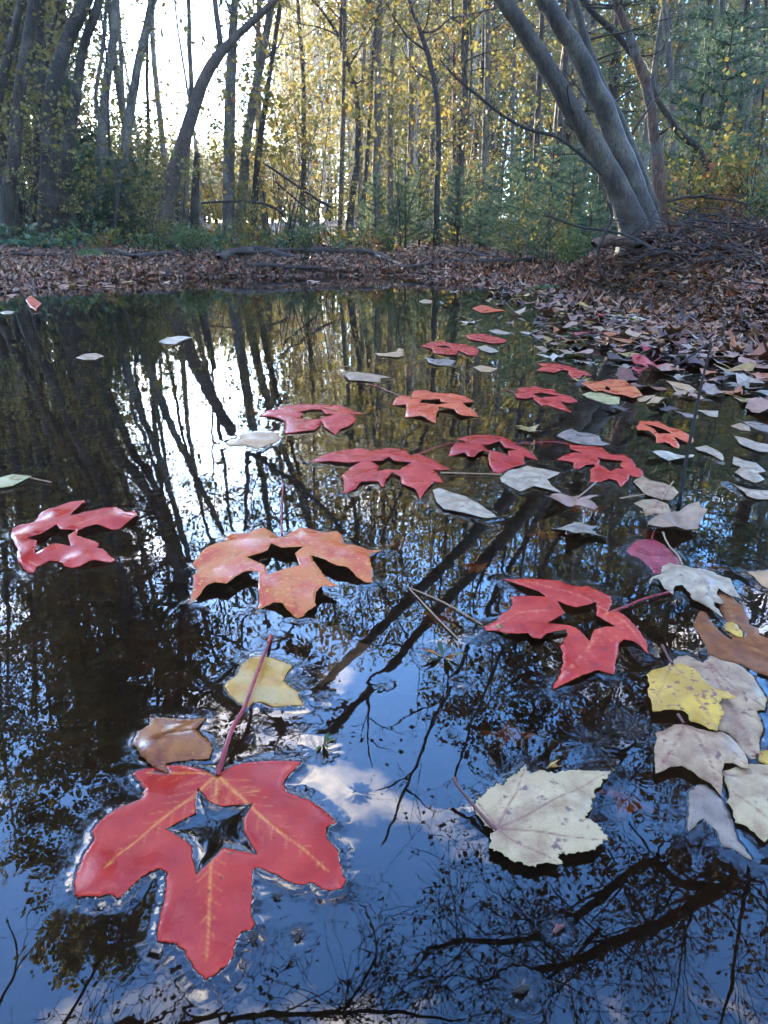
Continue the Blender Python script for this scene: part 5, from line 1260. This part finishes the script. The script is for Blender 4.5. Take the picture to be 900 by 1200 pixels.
# ferns at the far left
def fern(px, D, s, label):
    D += 1.2; s *= 1.5; p = at(px, 300, D); r = random.Random(int(px * 7)); root = empty("fern", (p.x, D, gh(p.x, D)), label, "fern")
    for j in range(8):
        a = j * .785 + r.uniform(-.2, .2); s_ = MB(); L_n = s * r.uniform(.8, 1.1); pts = []
        for q in range(15):
            f = q / 14; pts.append(Vector((math.cos(a) * f * L_n, math.sin(a) * f * L_n, L_n * (.55 * f - .62 * f * f) + .03)))
        s_.tube(pts, [.004] * 15, 3)
        sd = Vector((-math.sin(a), math.cos(a), 0))
        for q in range(1, 14):
            w_ = L_n * .24 * math.sin(math.pi * (q / 14) ** .8)
            for sg in (-1, 1):
                b_ = len(s_.v); c = pts[q]; dn = (pts[q] - pts[q - 1]) * .42; tipv = c + sd * sg * w_ + dn + Vector((0, 0, -.02))
                s_.v += [tuple(c - dn), tuple(c + dn), tuple(tipv)]; s_.f.append((b_, b_ + 1, b_ + 2)); s_.m.append(0)
        s_.build("frond", FOL_FERN, root)
for px, D, s, lab in [(6,10.9,.42,"fern at the left edge of the bank"),(28,11.2,.36,"fern just right of the left edge fern, at the trunk's foot"),(48,11.4,.34,"fern between the two thick left trunks"),(76,11.5,.22,"smallest fern, right of the thickest left trunk")]:
    fern(px, D, s, lab)

# ------------------------------------------------------------------ leaf litter on the banks (uncountable)
LITTER = foliage_mat("litter_leaves", [(0, (.028, .013, .008)), (.22, (.07, .03, .016)), (.4, (.15, .07, .038)), (.55, (.26, .13, .06)), (.68, (.37, .22, .12)), (.76, (.16, .075, .045)), (.87, (.34, .10, .028)), (.93, (.32, .14, .035)), (1, (.46, .34, .21))], .08, .5)
def litter(n_want, region, size, seed, name, label, xy=None):
    g = np.random.default_rng(seed)
    X = []; Y = []; 
    tot = 0
    while tot < n_want and xy is None:
        x = g.uniform(region[0], region[1], 20000); y = g.uniform(region[2], region[3], 20000)
        d = pond_dist(x, y)
        ok = (d > -.12) & (g.random(20000) < np.clip(np.exp(-np.maximum(d - .9, 0) / 1.1), 0, 1)) & (np.abs(x) < y * .66 + .4)
        X.append(x[ok]); Y.append(y[ok]); tot += ok.sum()
    if xy is not None: X, Y = [xy[0]], [xy[1]]
    X = np.concatenate(X)[:n_want]; Y = np.concatenate(Y)[:n_want]; H = ground_h(X, Y); H = np.maximum(H, .0)
    n = n_want
    k = 10
    ang = np.linspace(0, 2 * np.pi, k, endpoint=False)
    rad = np.where(np.arange(k) % 2 == 0, 1.0, .5)[None] * g.uniform(.75, 1.2, (n, k))
    rot = g.uniform(0, 6.28, n); s = size * (.35 + 1.15 * g.random(n) ** 1.6) * .5
    lx = np.cos(ang)[None] * rad * s[:, None]; ly = np.sin(ang)[None] * rad * s[:, None] * g.uniform(.6, 1, n)[:, None]
    curl = g.uniform(-.5, 1.0, n)
    lz = curl[:, None] * (lx ** 2) / s[:, None] + g.normal(0, .12, (n, k)) * s[:, None]
    P = np.stack([np.concatenate([lx, np.zeros((n, 1))], 1), np.concatenate([ly, np.zeros((n, 1))], 1), np.concatenate([lz, np.zeros((n, 1))], 1)], -1)
    tl = g.normal(0, .24, (n, 2))
    tl[H < .004] *= .12; lz_flat = None
    c, s1 = np.cos(tl[:, 0])[:, None], np.sin(tl[:, 0])[:, None]
    y2 = P[..., 1] * c - P[..., 2] * s1; z2 = P[..., 1] * s1 + P[..., 2] * c
    c, s1 = np.cos(tl[:, 1])[:, None], np.sin(tl[:, 1])[:, None]
    x3 = P[..., 0] * c + z2 * s1; z3 = -P[..., 0] * s1 + z2 * c
    c, s1 = np.cos(rot)[:, None], np.sin(rot)[:, None]
    fx = x3 * c - y2 * s1 + X[:, None]; fy = x3 * s1 + y2 * c + Y[:, None]; fz = z3 + (H + g.uniform(.008, .035, n) * np.where(H < .004, .15, 1))[:, None]
    V = np.stack([fx, fy, fz], -1).reshape(-1, 3)
    base = (np.arange(n) * (k + 1))[:, None]
    i = np.arange(k)[None]
    Fc = np.stack([base + k + 0 * i, base + i, base + (i + 1) % k], -1).reshape(-1, 3)
    me = bpy.data.meshes.new(name)
    me.vertices.add(len(V)); me.vertices.foreach_set('co', V.ravel())
    me.loops.add(len(Fc) * 3); me.loops.foreach_set('vertex_index', Fc.ravel().astype(np.int32))
    me.polygons.add(len(Fc)); me.polygons.foreach_set('loop_start', np.arange(0, len(Fc) * 3, 3, dtype=np.int32))
    me.update(calc_edges=True); me.materials.append(LITTER)
    tag(link(name, me), label, "leaf litter", kind='stuff')
litter(38000, (-8, 3, 4.5, 15), .08, 3, "leaf_litter", "fallen leaves carpeting the far bank")
litter(26000, (.9, 3.6, 2.0, 7.2), .056, 4, "mound_leaf_litter", "fallen leaves heaped on the right bank and mound")
# low growth hiding the forest floor behind the bank
s_ = MB(); r = random.Random(91)
for k in range(1200):
    px = r.uniform(-60, 760); D = r.uniform(12.2, 18.5)
    if mnoise.noise(Vector((px * .012, D * .8, 3.3))) < -.12: continue
    x = at(px, 300, D).x; g = gh(x, D); h = r.uniform(.08, .36); mi = 1 + int(max(0, min(3, 2.0 + 3 * mnoise.noise(Vector((px * .02, D * .5, 9.1))) + r.uniform(-.8, .8))))
    top = Vector((x + r.gauss(0, .1), D + r.gauss(0, .1), g + h))
    s_.tube([Vector((x, D, g - .02)), top], [.004, .002], 3, 0, False)
    for j in range(11):
        s_.leaf(Vector((x, D, g)).lerp(top, r.uniform(.2, 1.1)) + rvec(r) * r.uniform(.02, .13), r.uniform(.05, .11), mi, r)
tag(s_.build("undergrowth", [TWIG, FOL_GREEN, FOL_PINE, FOL_OLIVE, FOL_BROWN]), "low green and brown growth covering the forest floor behind the bank", kind='stuff')
# the densest edge of the drift, past telling apart
def drift_mass():
    g = np.random.default_rng(9)
    x = g.uniform(.4, 2.8, 90000); y = g.uniform(2.4, 9.5, 90000); d = pond_dist(x, y)
    ok = (d < 0.02) & (d > -.8) & (g.random(90000) < np.exp(d / .19) * .13)
    return x[ok], y[ok]
DMX, DMY = drift_mass()
litter(len(DMX), None, .11, 12, "leaf_drift", "dense rim of wet leaves floating against the right bank", (DMX, DMY))
# tangle of fine dead twigs over the mound
s_ = MB(); r = random.Random(41)
for k in range(760):
    if k < 600:
        x, y = r.gauss(2.1, .36), r.gauss(4.95, .65)
        if pond_dist(np.array([x]), np.array([y]))[0] < -.02: continue
    else:
        px = r.uniform(0, 900); y = r.uniform(9.9, 12.5); x = at(px, 300, y).x
    p = Vector((x, y, gh(x, y) + r.uniform(.0, .05)))
    d = Vector((r.gauss(0, 1), r.gauss(0, .6), r.uniform(-.1, .4))).normalized()
    L_n = r.uniform(.12, .5); pts = [p]
    for q in range(4):
        d = (d + rvec(r) * .22 + Vector((0, 0, -.08))).normalized(); pts.append(pts[-1] + d * L_n / 4)
    s_.tube(pts, [r.uniform(.0012, .0045)] * 4 + [.001], 4, 0, False)
tag(s_.build("twig_tangle", STICK), "tangle of fine dead twigs on the mound and bank", "twigs", kind='stuff')
# moss cushions and small grass
for px, py, D, w_, lab in [(646,300,6.3,.22,"mossy green cushion on the bank left of the mound"),(692,312,5.2,.2,"mossy dark green cushion below the trio's log"),(106,300,11.1,.25,"dark mossy hump in the leaves at left")]:
    D = nd(D); p = at(px, py, D); s_ = MB(); r = random.Random(px)
    g = gh(p.x, D)
    n = 14
    for a in range(5):
        for j in range(n):
            f = math.cos(a / 4.6 * math.pi / 2); an = 2 * math.pi * j / n
            s_.v.append((math.cos(an) * w_ * f * r.uniform(.85, 1.1), math.sin(an) * w_ * .6 * f * r.uniform(.85, 1.1), math.sin(a / 4.6 * math.pi / 2) * w_ * .4 * r.uniform(.85, 1.1)))
    for a in range(4):
        for j in range(n): s_.f.append((a * n + j, a * n + (j + 1) % n, (a + 1) * n + (j + 1) % n, (a + 1) * n + j)); s_.m.append(0)
    s_.f.append(tuple(4 * n + j for j in range(n))); s_.m.append(0)
    base = len(s_.v)
    for j in range(500):
        a = r.uniform(0, 6.28); f = math.sqrt(r.random()); s_.leaf(Vector((math.cos(a) * f * w_, math.sin(a) * f * w_ * .6, math.sqrt(max(0, 1 - f * f)) * w_ * .4)), .02, 0, r)
    o = s_.build("moss_cushion", FOL_GREEN); o.location = (p.x, D, g); tag(o, lab, "moss")
# small scraps where the surface dimples
def scrap(x, y, lab, mat, size, name="seed", cat="seed"):
    c = ground_pt(x, y); s_ = MB(); r = random.Random(int(x)); size *= S
    pts = [Vector((-size, 0, .0004)), Vector((0, size * .2, .0016)), Vector((size, 0, .001))]
    s_.tube(pts, [size * .25, size * .5, size * .2], 6)
    for q in range(4):
        d = rvec(r) * size * 1.6; d.z = abs(d.z) * .5 + .0005; s_.tube([Vector((0, 0, .001)), d], [size * .14, size * .06], 4)
    o = s_.build(name, mat); o.location = (c.x, c.y, 0); o.rotation_euler = (0, 0, r.uniform(0, 6)); tag(o, lab, cat)
scrap(350, 1098, "tiny dark seed dimpling the water right of the front red leaf's tip", STICK, .0022)
scrap(610, 1160, "tiny dark bud dimpling the water near the bottom edge", STICK, .003)
scrap(655, 1090, "tiny brown scrap over the mirrored limb at lower right", STEM_DARK, .0028)
scrap(324, 1052, "tiny black crumb stuck at the front red leaf's right side", STICK, .002)
scrap(296, 1100, "small dark bent bit touching the front red leaf's tip lobe", STICK, .003)
def sprig(x, y, lab, mats, n, L_n):
    c = ground_pt(x, y); s_ = MB(); r = random.Random(int(x + y)); L_n *= S
    for k in range(n):
        a = r.uniform(0, 6.28); d = Vector((math.cos(a), math.sin(a), r.uniform(.05, .8))).normalized(); sd = Vector((-math.sin(a), math.cos(a), 0)) * L_n * .11
        m_ = d * L_n * r.uniform(.4, .6); e = d * L_n * r.uniform(.8, 1.2) - Vector((0, 0, L_n * .12)); b_ = len(s_.v)
        s_.v += [(0, 0, -.001), tuple(m_ + sd), tuple(e), tuple(m_ - sd)]; s_.f.append((b_, b_ + 1, b_ + 2, b_ + 3)); s_.m.append(k % len(mats))
    o = s_.build("water_sprig", mats); o.location = (c.x, c.y, 0); tag(o, lab, "sprig")
sprig(520, 770, "ragged brown and green plant scrap floating left of the right red leaf", [M_RUST, FOL_GREEN, M_YBROWN], 9, .016)
sprig(378, 872, "small dark green tuft poking up behind the front red leaf", [FOL_GREEN], 7, .009)
sprig(590, 742, "yellow green plant tip at the right red leaf's left lobe", [M_YGREEN, FOL_GREEN], 5, .010)
sprig(640, 900, "small yellow scrap behind the cream leaf", [M_YSPOT], 4, .008)

# ------------------------------------------------------------------ thin autumn mist
bpy_me = bpy.data.meshes.new("haze")
X0, X1, Y0, Y1, Z0, Z1 = -60, 60, -30, 90, -1.4, 23
bpy_me.from_pydata([(x, y, z) for z in (Z0, Z1) for y in (Y0, Y1) for x in (X0, X1)], [], [(0, 2, 3, 1), (4, 5, 7, 6), (0, 1, 5, 4), (2, 6, 7, 3), (0, 4, 6, 2), (1, 3, 7, 5)])
m, t, N_, L_ = new_mat("mist")
o = N_('ShaderNodeOutputMaterial'); v = N_('ShaderNodeVolumePrincipled'); v.inputs['Density'].default_value = .0009; v.inputs['Color'].default_value = (.97, .94, .88, 1); v.inputs['Anisotropy'].default_value = .78
L_(v.outputs[0], o.inputs['Volume'])
bpy_me.materials.append(m)
tag(link("haze", bpy_me), kind='stuff')
